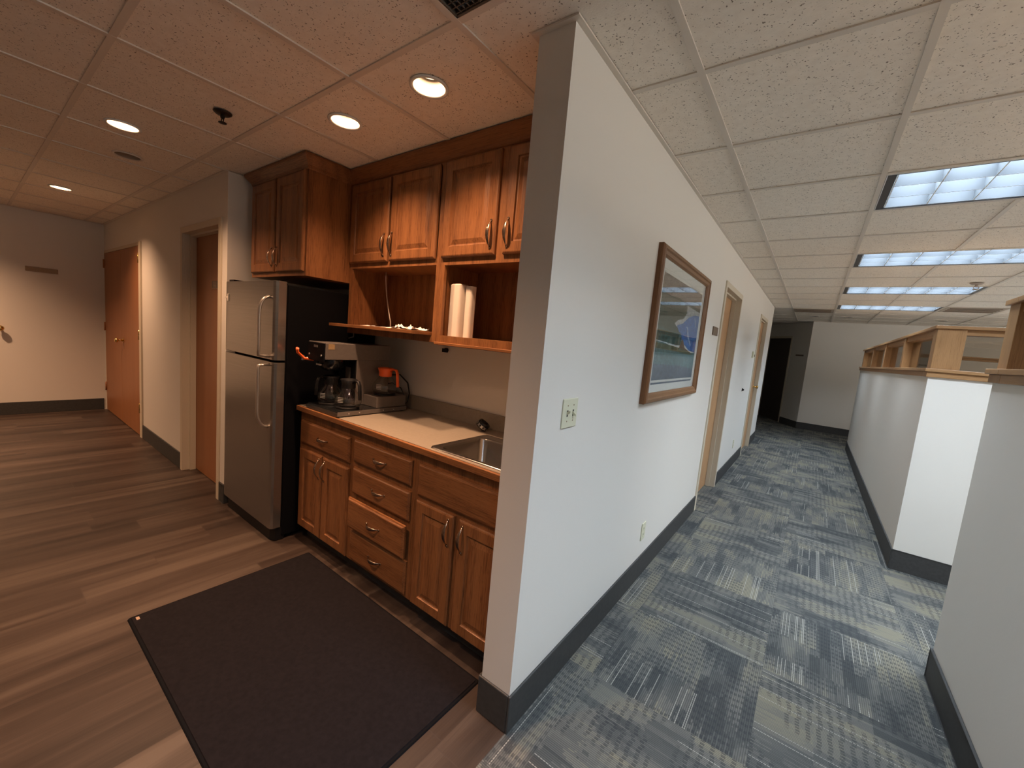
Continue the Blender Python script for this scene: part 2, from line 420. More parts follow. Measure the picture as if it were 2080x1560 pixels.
# ceiling: tile cells with openings for fixtures, vents and cans
GX, GY, G = -0.465, 1.600, 0.61
TZ = HZ + 0.006
def ci(x): return math.floor((x-GX)/G)
def cj(y): return math.floor((y-GY)/G)
open_cells = set()
fix_rows = [-5, -2, 1, 4, 7, 10] if False else [-4, -1, 2, 5, 8, 11]
fix_cols = [1, 5, 9]
for r in fix_rows:
    for c in fix_cols:
        open_cells.add((c, r)); open_cells.add((c+1, r))
vent_cells = [(-1, -2)]
for v in vent_cells: open_cells.add(v)
cans = [(-1.426, 1.186, 1), (-2.035, 1.180, 1), (-3.318, 0.590, 1), (-5.750, 0.593, 1), (-3.93, 0.72, 0),
        (-6.90, -0.35, 1), (-1.45, 0.05, 1), (-3.30, -1.20, 1), (-5.75, -1.20, 1),
        (-0.14, 10.25, 0), (0.40, 10.30, 0), (1.68, 10.35, 0)]
RC = 0.068
canc = {(ci(x), cj(y)): (x, y) for x, y, l in cans}
cm = MB()
i0, i1, j0, j1 = ci(XL-0.1), ci(6.5), cj(-3.2), cj(14.4)
for i in range(i0, i1+1):
    for j in range(j0, j1+1):
        xa, ya = GX+i*G, GY+j*G; xb, yb = xa+G, ya+G
        if xb < -4.1 and ya > 1.4: continue
        if (i, j) in open_cells: continue
        if (i, j) in canc:
            cx, cy = canc[(i, j)]; N = 32; inner = []; outer = []
            for k in range(N):
                a = 2*PI*k/N; dx, dy = math.cos(a), math.sin(a)
                inner.append((cx+dx*RC, cy+dy*RC, TZ))
                tx = ((xb if dx > 0 else xa)-cx)/dx if abs(dx) > 1e-9 else 1e9
                ty = ((yb if dy > 0 else ya)-cy)/dy if abs(dy) > 1e-9 else 1e9
                tt = min(tx, ty); outer.append((cx+dx*tt, cy+dy*tt, TZ))
            cor = [(xa, ya), (xb, ya), (xb, yb), (xa, yb)]
            for k in range(N):
                q = (k+1) % N; o1, o2 = outer[k], outer[q]
                pl = [inner[k], inner[q], o2]
                if abs(o1[0]-o2[0]) > 1e-6 and abs(o1[1]-o2[1]) > 1e-6:
                    best = min(cor, key=lambda c: (c[0]-(o1[0]+o2[0])/2)**2+(c[1]-(o1[1]+o2[1])/2)**2)
                    pl.append((best[0], best[1], TZ))
                pl.append(o1); cm.poly(pl)
        else: cm.poly([(xa, ya, TZ), (xb, ya, TZ), (xb, yb, TZ), (xa, yb, TZ)])
ceil = struct(cm.build('ceiling', M['ceiling']), 'speckled suspended tile ceiling')
so = ceil.modifiers.new('thick', 'SOLIDIFY'); so.thickness = 0.015; so.offset = 1
bm = bmesh.new(); bm.from_mesh(ceil.data)
for fc in bm.faces:
    if fc.normal.z < 0: fc.normal_flip()
bm.to_mesh(ceil.data); bm.free()
gm = MB()
TW = 0.012
for i in range(i0+1, i1+1):
    x = GX+i*G; ymax = 14.4 if x > -4.0 else 1.2
    ymin = -3.2
    spans = [(ymin, ymax)]
    if x < AX+0.01 and x > -4.0: spans = [(ymin, 1.9), (YE, ymax)] if x > -3.5 else [(ymin, YB), (YE, ymax)]
    hid = [(c+1, r) for c in fix_cols for r in fix_rows]
    for a, b in spans:
        cuts = sorted([GY+r*G for (c, r) in hid if c == i])
        cur = a
        for q in cuts:
            if q > cur and q < b: gm.box(x-TW, cur, HZ, x+TW, q, HZ+0.0055); cur = q+G
        gm.box(x-TW, cur, HZ, x+TW, b, HZ+0.0055)
for j in range(j0+1, j1+1):
    y = GY+j*G
    if y < YB: xs = XL
    elif y < 1.9: xs = -3.5
    elif y < YE: xs = AX
    else: xs = -4.0
    if YB < y < YE:
        if y < 1.9: gm.box(-3.5, y-TW, HZ+0.0007, BX, y+TW, HZ+0.0055)
        gm.box(AX, y-TW, HZ+0.0007, 6.5, y+TW, HZ+0.0055)
    else: gm.box(xs, y-TW, HZ+0.0007, 6.5, y+TW, HZ+0.0055)
struct(gm.build('trim_1', M['tee']), 'metal grid of the suspended ceiling')
am = MB()   # wall angle moulding
am.box(AX, YB, HZ-0.002, AX+0.02, YE, HZ+0.004).box(BX-0.02, YB, HZ-0.002, BX, 1.9, HZ+0.004).box(BX-0.02, YB-0.02, HZ-0.002, AX+0.02, YB, HZ+0.004)
am.box(XL, YB-0.02, HZ-0.002, -3.5, YB, HZ+0.004).box(XL, -3.2, HZ-0.002, XL+0.02, YB, HZ+0.004).box(-0.16, 11.48, HZ-0.002, 6.5, 11.5, HZ+0.004)
struct(am.build('trim_2', M['tee']), 'wall angle at the ceiling edge')

# ------------------------------------------------------------------ lights
def area(name, parent, loc, sx, sy, watts, col, spread):
    l = bpy.data.lights.new(name, 'AREA'); l.shape = 'RECTANGLE'; l.size = sx; l.size_y = sy; l.energy = watts; l.color = col; l.spread = spread
    o = bpy.data.objects.new(name, l); C.objects.link(o); o.parent = parent; o.location = loc; return o

fx0, fy0 = GX+fix_cols[0]*G, GY+fix_rows[0]*G
LD = 0.085                                   # louver depth
root = thing('ceiling_light', '', 'ceiling light', (fx0+G, fy0+G/2, HZ), 'louvered fluorescent fixtures in the office ceiling')
a, b, c, d = fx0+0.014, fy0+0.014, fx0+2*G-0.014, fy0+G-0.014
m = MB()
m.box(a, b, HZ+0.20, c, d, HZ+0.21)
for q in ((a, b, a+0.004, d), (c-0.004, b, c, d), (a, b, c, b+0.004), (a, d-0.004, c, d)): m.box(q[0], q[1], HZ+0.001, q[2], q[3], HZ+0.205)
m.build('housing', M['tube_white'], root)
m = MB()
e = 0.022
m.box(a+0.004, b+0.004, HZ+0.002, a+0.004+e*1.6, d-0.004, HZ+0.012).box(c-0.004-e, b+0.004, HZ+0.002, c-0.004, d-0.004, HZ+0.012)
m.box(a+0.004, b+0.004, HZ+0.002, c-0.004, b+0.004+e*0.5, HZ+0.012).box(a+0.004, d-0.004-e*0.5, HZ+0.002, c-0.004, d-0.004, HZ+0.012)
m.build('trim_frame', M['fixture_edge'], root)
m = MB()
la, lb, lc, ld = a+0.045, b+0.018, c-0.03, d-0.018
M['louver_edge'] = plain('louver_edge', (0.85, 0.86, 0.87), 0.4)  # bright specular lines of the lower edges, put into the colour
def blade(m, ax, p, s0, s1):
    # parabolic blade: thin lower edge, wider above
    prof = [(0.0016, 0.0), (0.0016, 0.02), (0.0016, 0.045), (0.0016, LD)]
    for sg in (-1, 1):
        r = []
        for w_, h_ in prof: r.append((p+sg*w_, HZ+0.006+h_))
        for k in range(3):
            (p0, z0), (p1, z1) = r[k], r[k+1]
            if ax == 'y': m.poly([(p0, s0, z0), (p0, s1, z0), (p1, s1, z1), (p1, s0, z1)], 0, True)
            else: m.poly([(s0, p0, z0), (s1, p0, z0), (s1, p1, z1), (s0, p1, z1)], 0, True)
    if ax == 'y': m.poly([(p-0.0024, s0, HZ+0.006), (p+0.0024, s0, HZ+0.006), (p+0.0024, s1, HZ+0.006), (p-0.0024, s1, HZ+0.006)], 1)
    else: m.poly([(s0, p-0.0024, HZ+0.006), (s1, p-0.0024, HZ+0.006), (s1, p+0.0024, HZ+0.006), (s0, p+0.0024, HZ+0.006)], 1)
for k in range(7): blade(m, 'y', la+(lc-la)*k/6, lb, ld)
for k in range(4): blade(m, 'x', lb+(ld-lb)*k/3, la, lc)
m.build('louver', [M['louver'], M['louver_edge']], root)
for k in range(3):
    yy = lb+(ld-lb)*(k+0.5)/3
    MB().cyl((la, yy, HZ+0.135), (lc, yy, HZ+0.135), 0.0125, 12).build('tube', M['tube'], root)
area('lamp_light', root, (0, 0, 0.118), 1.12, 0.50, FIX_W, COOL, math.radians(150))
names = {(1, 2): 'lit louvered fixture at the right edge, nearest and largest in the photo',
         (1, 5): 'lit louvered fixture, second in the row going down the corridor ceiling',
         (1, 8): 'lit louvered fixture, third in the row, just beyond the pale sprinkler',
         (1, 11): 'lit louvered fixture, fourth and farthest of the row, beside the tan air vent',
         (1, -1): 'lit louvered fixture overhead, just out of the top of the picture',
         (1, -4): 'lit louvered fixture behind the camera'}
first = True
for r in fix_rows:
    for c in fix_cols:
        if c != 1 and r in (-4,): continue
        lab = names.get((c, r), 'lit office fixture out of view, %s row right, %s' % ({5: 'second', 9: 'third'}.get(c, ''), {-1: 'level with the wall end', 2: 'level with the near wall', 5: 'behind the near wall', 8: 'level with the pale sprinkler', 11: 'near the end wall'}.get(r, 'behind')))
        if first: root['label'] = lab; first = False; continue
        dup(root, None, ((c-fix_cols[0])*G, (r-fix_rows[0])*G, 0), lab)

def can(x, y, lit, label, group):
    t_ = thing('recessed_light', label, 'ceiling light', (x, y, HZ), group)
    m = MB()
    m.lathe(x, y, [(RC+0.012, HZ+0.004), (RC+0.013, HZ-0.001), (RC+0.002, HZ-0.003), (RC-0.003, HZ+0.002)], 40)
    m.build('trim_ring', M['matboard'] if lit else M['tee'], t_)
    m = MB(); m.lathe(x, y, [(RC-0.002, HZ), (RC-0.004, HZ+0.02), (RC-0.009, HZ+0.045), (RC-0.017, HZ+0.066)], 40)
    m.lathe(x, y, [(RC-0.017, HZ+0.066), (0.002, HZ+0.068)], 40)
    m.build('reflector', M['reflector'] if lit else M['grille_dark'] if y > 5 else M['tan_vent'], t_)
    m = MB(); m.lathe(x, y, [(0.044, HZ+0.0655), (0.044, HZ+0.061), (0.050, HZ+0.060), (0.0505, HZ+0.0655)], 32)  # ring added around the lamp disk, glowing when lit to brighten the reflector
    m.build('bulb_ring', M['bulb'] if lit else M['tan_vent'] if y < 5 else M['grille'], t_)
    if not lit: MB().lathe(x, y, [(0.002, HZ+0.040), (0.024, HZ+0.043), (0.034, HZ+0.055), (0.034, HZ+0.066)], 24).build('bulb', M['matboard'] if y < 5 else M['grille'], t_)
    if lit:
        l = bpy.data.lights.new('can_lamp', 'AREA'); l.shape = 'DISK'; l.size = 0.086; l.energy = CAN_W*lit; l.color = WARM
        l.spread = math.radians(134)
        o = bpy.data.objects.new('can_lamp', l); C.objects.link(o); o.parent = t_; o.location = (0, 0, 0.062)
    return t_
g1 = 'recessed downlights in the kitchenette ceiling'
can(*cans[0][:2], 1, 'lit round recessed downlight nearest the dividing wall, above the counter', g1)
can(*cans[1][:2], 1, 'lit round recessed downlight between the wall-end light and the fridge cabinet', g1)
can(*cans[2][:2], 1.3, 'lit round recessed downlight in the hall ceiling left of the dark sprinkler', g1)
can(*cans[3][:2], 1.3, 'lit round recessed downlight farthest left, near the double door', g1)
can(*cans[4][:2], 0, 'unlit round recessed downlight between the two lit hall lights', g1)
g2 = 'unlit round lights at the far end of the corridor ceiling'
can(*cans[5][:2], 2.2, 'lit recessed downlight by the far left wall, outside the left edge', g1)
can(*cans[6][:2], 1.3, 'lit recessed downlight over the floor mat, outside the top edge', g1)
can(*cans[7][:2], 1.7, 'lit recessed downlight in the hall behind the camera line', g1)  # this one and the next are added out of view, for ambient light
can(*cans[8][:2], 1.7, 'lit recessed downlight in the hall nearest the unseen left corner', g1)
can(*cans[9][:2], 0, 'dark unlit round ceiling light nearest the slanted wall', g2)
can(*cans[10][:2], 0, 'dark unlit round ceiling light in the middle of the far three', g2)
can(*cans[11][:2], 0, 'dark unlit round ceiling light above the partition gallery', g2)

# ceiling return grille at the top edge
vx, vy = GX+vent_cells[0][0]*G, GY+vent_cells[0][1]*G
tv = thing('ceiling_vent', 'dark eggcrate return air grille at the top edge of the photo', 'vent', (vx+G/2, vy+G/2, HZ))
m = MB()
for q in ((vx+0.013, vy+0.013, vx+0.02, vy+G-0.013), (vx+G-0.02, vy+0.013, vx+G-0.013, vy+G-0.013), (vx+0.013, vy+0.013, vx+G-0.013, vy+0.02), (vx+0.013, vy+G-0.02, vx+G-0.013, vy+G-0.013)):
    m.box(q[0], q[1], HZ+0.001, q[2], q[3], HZ+0.02)
m.build('frame', M['grille'], tv)
m = MB()
for k in range(1, 30):
    p = k*0.0195
    m.box(vx+0.02+p-0.0015, vy+0.02, HZ+0.004, vx+0.02+p+0.0015, vy+G-0.02, HZ+0.016).box(vx+0.02, vy+0.02+p-0.0015, HZ+0.004, vx+G-0.02, vy+0.02+p+0.0015, HZ+0.016)
m.build('eggcrate', M['grille'], tv)
box(vx, vy, HZ+0.08, vx+G, vy+G, HZ+0.09).build('plenum', M['grille_dark'], tv)
# flat supply vents far away
def supply(x0, y0, x1, y1, label):
    t_ = thing('air_vent', label, 'vent', ((x0+x1)/2, (y0+y1)/2, HZ-0.012), 'flat air vents in the far ceiling')
    box(x0, y0, HZ-0.004, x1, y1, HZ+0.002).build('plate', M['tan_vent'], t_)
    m = MB()
    for k in range(4): m.box(x0+0.04, y0+0.08+k*0.13, HZ-0.012, x1-0.04, y0+0.095+k*0.13, HZ-0.004)
    m.build('louver', M['plaque'], t_)
supply(GX+0.013, GY+12*G+0.013, GX+G-0.013, GY+13*G-0.013, 'flat tan air vent left of the farthest lit fixture')
supply(GX+3*G+0.013, GY+11*G+0.013, GX+4*G-0.013, GY+12*G-0.013, 'flat tan air vent right of the farthest lit fixture')

def sprinkler(x, y, mat, label, s=1.0):
    t_ = thing('sprinkler', label, 'sprinkler', (x, y, HZ-0.05), 'fire sprinklers in the ceiling')
    MB().lathe(x, y, [(0.004, HZ-0.012*s), (0.030*s, HZ-0.010*s), (0.040*s, HZ-0.003), (0.041*s, HZ)], 24).build('escutcheon', mat, t_)
    m = MB(); m.lathe(x, y, [(0.009*s, HZ-0.008), (0.010*s, HZ-0.022*s), (0.007*s, HZ-0.030*s)], 12, True)
    for sg in (-1, 1): m.tube([(x+sg*0.008*s, y, HZ-0.022*s), (x+sg*0.015*s, y, HZ-0.032*s), (x+sg*0.012*s, y, HZ-0.042*s), (x, y, HZ-0.048*s)], 0.0025*s, 8)
    m.build('body', mat, t_)
    MB().lathe(x, y, [(0.002, HZ-0.051*s), (0.018*s, HZ-0.050*s), (0.018*s, HZ-0.047*s), (0.002, HZ-0.046*s)], 16).build('deflector', mat, t_)
sprinkler(-2.55, 0.823, M['bronze_dark'], 'dark pendent fire sprinkler in the hall ceiling')
sprinkler(1.21, 6.24, plain('pale_sprinkler', (0.42, 0.34, 0.28), 0.4), 'pale pendent fire sprinkler above the office partition', 1.3)

# ------------------------------------------------------------------ doors of the rooms
def ybox(m, x0, y0, z0, x1, y1, z1): return m.box(x0, y0, z0, x1, y1, z1)
# corridor door 1 : recessed leaf, stepped frame
def corridor_door(n, y0, y1, rec, label):
    d_ = struct(box(AX-rec-0.04, y0+0.004, 0.006, AX-rec, y1-0.004, 2.09).build('door_%d' % n, M['office_door']), label)
    m = MB(); px = AX+0.012; o = 0.045
    # face casing, jamb and stop
    m.box(AX-0.128, y0-o, 0, px, y0, 2.15).box(AX-0.128, y1, 0, px, y1+o, 2.15).box(AX-0.128, y0, 2.10, px, y1, 2.15)
    m.build('door_frame', M['frame_paint'], d_, bevel=0.003)
    s0 = AX-rec+0.002; s1 = s0+min(0.042, rec*0.5)
    m = MB(); m.box(s0, y0, 0, s1, y0+0.015, 2.10).box(s0, y1-0.015, 0, s1, y1, 2.10).box(s0, y0, 2.085, s1, y1, 2.10)
    m.build('door_stop', M['frame_paint'], d_)
    return d_
d1 = corridor_door(1, 4.13, 5.03, 0.085, 'oak veneer office door nearest in the corridor, recessed beside the picture')
d2 = corridor_door(2, 7.07, 7.97, 0.045, 'oak veneer office door farther down the corridor, with a brass knob')
for dd_, yy in ((d2, 7.88),):
    xf = AX - 0.045
    m = MB(); m.cyl((xf, yy, 1.03), (xf+0.006, yy, 1.03), 0.03).cyl((xf+0.005, yy, 1.03), (xf+0.045, yy, 1.03), 0.011)
    m.rings([[(xf+0.040+dx, yy+r_*math.cos(2*PI*k/20), 1.03+r_*math.sin(2*PI*k/20)) for k in range(20)] for dx, r_ in ((0, 0.012), (0.008, 0.024), (0.022, 0.028), (0.032, 0.022), (0.037, 0.008))])
    m.build('door_knob', M['brass'], dd_)
    for hz in (0.25, 1.05, 1.85):
        MB().cyl((xf+0.004, dd_.location.y-0.446, hz), (xf+0.004, dd_.location.y-0.446, hz+0.1), 0.006, 10).build('hinge', M['brass'], dd_)
tag(box(AX, 8.10, 1.30, AX+0.008, 8.15, 1.40).build('door_lock_plate', M['silver'], bevel=0.002), 'small silver lock plate beside the far corridor door', 'plate')
# hall single door (recessed)
d3 = struct(box(-4.466, YB+0.09, 0.006, -3.644, YB+0.13, 2.09).build('door_3', M['door_wood']), 'reddish wood door recessed beside the refrigerator')
m = MB(); fy = YB-0.012
m.box(-4.52, fy, 0, -4.47, YB+0.138, 2.15).box(-3.64, fy, 0, -3.59, YB+0.138, 2.15).box(-4.47, fy, 2.10, -3.64, YB+0.138, 2.15)
m.build('door_frame', M['frame_paint'], d3, bevel=0.003)
m = MB(); m.box(-4.47, YB+0.045, 0, -4.455, YB+0.088, 2.10).box(-3.655, YB+0.045, 0, -3.64, YB+0.088, 2.10).box(-4.47, YB+0.045, 2.085, -3.64, YB+0.088, 2.10)
m.build('door_stop', M['frame_paint'], d3)
# pictogram plaque
yp = YB+0.09
pq = box(-4.075, yp-0.006, 1.655, -3.90, yp, 1.70)
pl = thing('door_plaque', 'small dark plaque with pale pictograms on the recessed door', 'sign', (-3.99, yp, 1.655))
box(-4.075, yp-0.005, 1.650, -3.91, yp, 1.712).build('plate', M['plaque'], pl, bevel=0.001)
m = MB()
for cx, wide in ((-4.035, 0), (-4.00, 1)):
    m.cyl((cx, yp-0.007, 1.699), (cx, yp-0.0045, 1.699), 0.0055, 12)
    m.box(cx-0.0035, yp-0.007, 1.670, cx+0.0035, yp-0.0045, 1.692)
    m.box(cx-0.009 if wide else cx-0.006, yp-0.007, 1.668, cx+0.009 if wide else cx+0.006, yp-0.0045, 1.676)
    m.box(cx-0.005, yp-0.007, 1.656, cx-0.002, yp-0.0045, 1.670).box(cx+0.002, yp-0.007, 1.656, cx+0.005, yp-0.0045, 1.670)
m.box(-4.075, yp-0.007, 1.650, -3.91, yp-0.0045, 1.6525)
m.build('pictogram', M['plaque_line'], pl)
# double door
d5 = struct(box(-7.665, YB-0.006, 0.008, -6.772, YB+0.036, 2.085).build('door_5', M['door_wood']), 'left leaf of the flush wood double door at the end of the hall')
d6 = struct(box(-6.768, YB-0.006, 0.008, -5.915, YB+0.036, 2.085).build('door_6', M['door_wood']), 'right leaf of the flush wood double door, with a brass knob')
m = MB(); m.box(-7.70, YB-0.004, 0, -7.668, YB+0.13, 2.10)
m.box(-7.70, YB-0.004, 2.09, -5.87, YB+0.13, 2.125)
m.build('door_frame', M['frame_paint'], d5)
m = MB(); m.box(-5.912, YB-0.014, 0, -5.83, YB+0.13, 2.125); m.build('door_frame', M['frame_paint'], d6)
kx, ky, kz = -6.66, YB-0.006, 1.02
m = MB(); m.cyl((kx, ky, kz), (kx, ky-0.006, kz), 0.032).cyl((kx, ky-0.005, kz), (kx, ky-0.05, kz), 0.011)
m.rings([[(kx+r_*math.cos(2*PI*k/20), ky-0.045-dy, kz+r_*math.sin(2*PI*k/20)) for k in range(20)] for dy, r_ in ((0, 0.012), (0.008, 0.025), (0.022, 0.029), (0.032, 0.022), (0.037, 0.008))])
m.build('door_knob', M['brass'], d6)
for par, hx in ((d5, -7.668), (d6, -5.914)):
    for hz in (0.27, 1.08, 1.90):
        m = MB(); m.cyl((hx, YB-0.012, hz), (hx, YB-0.012, hz+0.11), 0.009, 10).box(hx-0.03, YB-0.010, hz, hx+0.002, YB-0.0045, hz+0.11)
        m.build('hinge', M['door_wood'] if par is d5 else M['brass'], par)
# knob on the left wall
kx, ky, kz = XL, 0.275, 1.045
m = MB(); m.cyl((kx, ky, kz), (kx+0.006, ky, kz), 0.026).cyl((kx, ky, kz), (kx+0.045, ky, kz), 0.011)
m.rings([[(kx+0.035+dx, ky+r_*math.cos(2*PI*k/20), kz+r_*math.sin(2*PI*k/20)) for k in range(20)] for dx, r_ in ((0, 0.012), (0.008, 0.026), (0.025, 0.032), (0.040, 0.024), (0.046, 0.008))])
tag(m.build('brass_knob', M['brass']), 'round brass knob on the far left wall at the left edge of the photo', 'knob')
tag(box(XL, 0.485, 1.742, XL+0.012, 0.750, 1.800).build('wall_sign', M['plaque_brass'], bevel=0.002), 'long narrow brown name sign on the far left wall', 'sign')
tag(box(AX, 3.80, 1.650, AX+0.008, 4.00, 1.722).build('wall_sign', M['plaque'], bevel=0.001), 'square brown room sign on the corridor wall beside the framed picture', 'sign')
tag(slant('wall_sign', None, 0.16, 0.44, 1.665, 1.70, 'plaque', 0.008, -0.008, False), 'narrow brown sign on the shaded slanted wall', 'sign')

# wall plates
sw = thing('light_switch', 'ivory two-gang light switch plate on the white corridor wall', 'light switch', (AX, 1.395, 1.14))
box(AX, 1.337, 1.142, AX+0.006, 1.453, 1.257).build('plate', M['ivory'], sw, bevel=0.003)
for yy, up in ((1.372, 1), (1.418, -1)):
    box(AX+0.005, yy-0.005, 1.187, AX+0.0065, yy+0.005, 1.212).build('slot', M['ivory_dark'], sw)
    z_ = 1.1995; m = MB()
    m.hexa([(AX+0.005, yy-0.0045, z_-0.006), (AX+0.005, yy+0.0045, z_-0.006), (AX+0.005, yy+0.0045, z_+0.006), (AX+0.005, yy-0.0045, z_+0.006),
            (AX+0.020, yy-0.0035, z_-0.004+up*0.009), (AX+0.020, yy+0.0035, z_-0.004+up*0.009), (AX+0.020, yy+0.0035, z_+0.004+up*0.009), (AX+0.020, yy-0.0035, z_+0.004+up*0.009)])
    m.build('toggle', M['ivory'], sw)
    for zz in (1.169, 1.230): MB().cyl((AX+0.005, yy, zz), (AX+0.0068, yy, zz), 0.003, 10).build('screw', M['bronze'], sw)
def outlet(yc, zc, label):
    t_ = thing('wall_outlet', label, 'outlet', (AX, yc, zc-0.057))
    box(AX, yc-0.035, zc-0.0575, AX+0.006, yc+0.035, zc+0.0575).build('plate', M['ivory'], t_, bevel=0.003)
    for dz in (-0.02, 0.02):
        r_ = box(AX+0.005, yc-0.017, zc+dz-0.014, AX+0.0075, yc+0.017, zc+dz+0.014).build('socket', M['ivory'], t_, bevel=0.002)
        for dy in (-0.006, 0.006): box(AX+0.007, yc+dy-0.001, zc+dz-0.004, AX+0.0079, yc+dy+0.001, zc+dz+0.005).build('slot', M['ivory_dark'], r_)
outlet(2.565, 0.318, 'ivory wall outlet low on the corridor wall below the picture')
outlet(6.15, 0.33, 'pale wall outlet low on the wall between the two office doors')
th = thing('thermostat', 'small beige wall control beside the farther office door', 'wall control', (AX, 6.72, 1.50))
box(AX, 6.66, 1.50, AX+0.022, 6.78, 1.59).build('case', M['ivory'], th, bevel=0.004)
box(AX+0.022, 6.75, 1.515, AX+0.028, 6.775, 1.55).build('knob', M['plaque'], th)
m = MB(); m.cyl((AX, 6.20, 1.065), (AX+0.006, 6.20, 1.065), 0.022).cyl((AX+0.005, 6.20, 1.065), (AX+0.026, 6.20, 1.065), 0.016, 16, 0.008)
tag(m.build('wall_bumper', M['bronze_dark']), 'small dark cone-shaped bumper on the wall before the farther office door', 'bumper')

# framed picture
PY0, PY1, PZ0, PZ1 = 2.185, 3.365, 1.175, 2.03
pic = thing('framed_picture', 'oak-framed landscape print behind glass on the white corridor wall', 'picture', (AX, (PY0+PY1)/2, PZ0))
FW = 0.055
def frame_bar(y0, z0, y1, z1, mat):
    m = MB(); vert = abs(z1-z0) > abs(y1-y0)
    m.box(AX, y0, z0, AX+0.022, y1, z1)
    if vert: m.box(AX+0.022, y0+0.006, z0, AX+0.034, y1-0.018, z1)
    else: m.box(AX+0.022, y0, z0+0.006, AX+0.034, y1, z1-0.018)
    return m
m = MB()
def ringframe(m, rs):
    # rs: list of (inset, height above wall)
    loops = []
    for ins, h in rs:
        loops.append([(AX+h, PY0+ins, PZ0+ins), (AX+h, PY1-ins, PZ0+ins), (AX+h, PY1-ins, PZ1-ins), (AX+h, PY0+ins, PZ1-ins)])
    for i in range(4):
        k = (i+1) % 4
        for a_, b_ in zip(loops[:-1], loops[1:]): m.poly([a_[i], a_[k], b_[k], b_[i]], 0 if i in (1, 3) else 1)
ringframe(m, [(0, 0), (0, 0.026), (0.008, 0.034), (0.024, 0.036), (0.030, 0.028), (0.046, 0.024), (FW, 0.014), (FW, 0.004)])
m.build('frame', [M['frame_wood'], M['frame_wood_y']], pic)
box(AX+0.002, PY0+0.03, PZ0+0.03, AX+0.008, PY1-0.03, PZ1-0.03).build('mat_board', M['matboard'], pic)
AY0, AY1, AZ0, AZ1 = PY0+0.125, PY1-0.125, PZ0+0.125, PZ1-0.125
def art():
    cols = {'sky': (0.15, 0.125, 0.11), 'ridge': (0.035, 0.055, 0.04), 'snow': (0.36, 0.38, 0.38), 'blue': (0.018, 0.14, 0.40),
            'forest': (0.018, 0.055, 0.048), 'teal': (0.028, 0.095, 0.095), 'shore': (0.09, 0.12, 0.08), 'brown': (0.12, 0.07, 0.045),
            'water': (0.08, 0.19, 0.21), 'deep': (0.055, 0.10, 0.16), 'line': (0.50, 0.60, 0.68)}
    mats = []; idx = {}
    for k, c in cols.items():
        mm = MT('print_'+k, 0.7, 0, 0.1, c); x, y, z = mm.pos(); n = mm.noise(mm.vec(x, y*1.0, z*1.6), 26, 5, 0.65, 0.6)
        mm.color(mm.ramp(n, [(0.30, tuple(q*0.55 for q in c)), (0.5, c), (0.72, tuple(min(1, q*1.55+0.02) for q in c))]))
        idx[k] = len(mats); mats.append(mm.m)
    m = MB(); Wd, Hd = AY1-AY0, AZ1-AZ0; L = [0]
    def P(k, pts):
        L[0] += 1; m.poly([(AX+0.0082+L[0]*0.00012, AY0+u*Wd, AZ0+v*Hd) for u, v in pts], idx[k])
    P('sky', [(0, 0.55), (1, 0.55), (1, 1), (0, 1)])
    P('ridge', [(0, 0.5), (1, 0.5), (1, 0.80), (0.8, 0.83), (0.6, 0.80), (0.4, 0.84), (0.2, 0.82), (0, 0.84)])
    P('snow', [(0.30, 0.55), (0.42, 0.62), (0.55, 0.65), (0.62, 0.72), (0.60, 0.80), (0.78, 0.79), (1, 0.78), (1, 0.55)])
    P('blue', [(0.40, 0.56), (0.55, 0.60), (0.68, 0.68), (0.85, 0.73), (1, 0.74), (1, 0.30), (0.80, 0.32), (0.60, 0.40)])
    P('forest', [(0, 0.70), (0.15, 0.66), (0.30, 0.60), (0.45, 0.52), (0.55, 0.46), (0.60, 0.36), (0, 0.36)])
    P('teal', [(0, 0.52), (0.2, 0.50), (0.35, 0.49), (0.52, 0.50), (0.56, 0.42), (0.55, 0.36), (0, 0.38)])
    P('brown', [(0.52, 0.32), (0.56, 0.40), (0.60, 0.44), (0.68, 0.34), (0.85, 0.30), (0.9, 0.28), (0.6, 0.29)])
    P('water', [(0, 0), (1, 0), (1, 0.30), (0.8, 0.29), (0.5, 0.33), (0, 0.38)])
    P('shore', [(0, 0.36), (0.3, 0.35), (0.6, 0.33), (0.9, 0.285), (0.85, 0.27), (0.5, 0.29), (0, 0.31)])
    P('deep', [(0, 0), (1, 0), (1, 0.10), (0.6, 0.14), (0, 0.16)])
    P('line', [(0, 0.385), (0.5, 0.355), (0.5, 0.345), (0, 0.375)])
    for pts in ([(0.66, 0.58), (0.70, 0.56), (0.74, 0.48), (0.84, 0.38), (0.83, 0.375), (0.72, 0.465), (0.68, 0.555), (0.65, 0.57)],
                [(0.86, 0.70), (0.90, 0.66), (0.92, 0.60), (0.905, 0.60), (0.885, 0.66), (0.85, 0.69)]): P('line', pts)
    m.poly([(AX+0.0081, AY0, AZ0-0.025), (AX+0.0081, AY1, AZ0-0.025), (AX+0.0081, AY1, AZ0-0.014), (AX+0.0081, AY0, AZ0-0.014)], idx['deep'])
    m.build('print', mats, pic)
art()
box(AX+0.0115, PY0+FW-0.004, PZ0+FW-0.004, AX+0.0135, PY1-FW+0.004, PZ1-FW+0.004).build('glass', M['picture_glass'], pic)

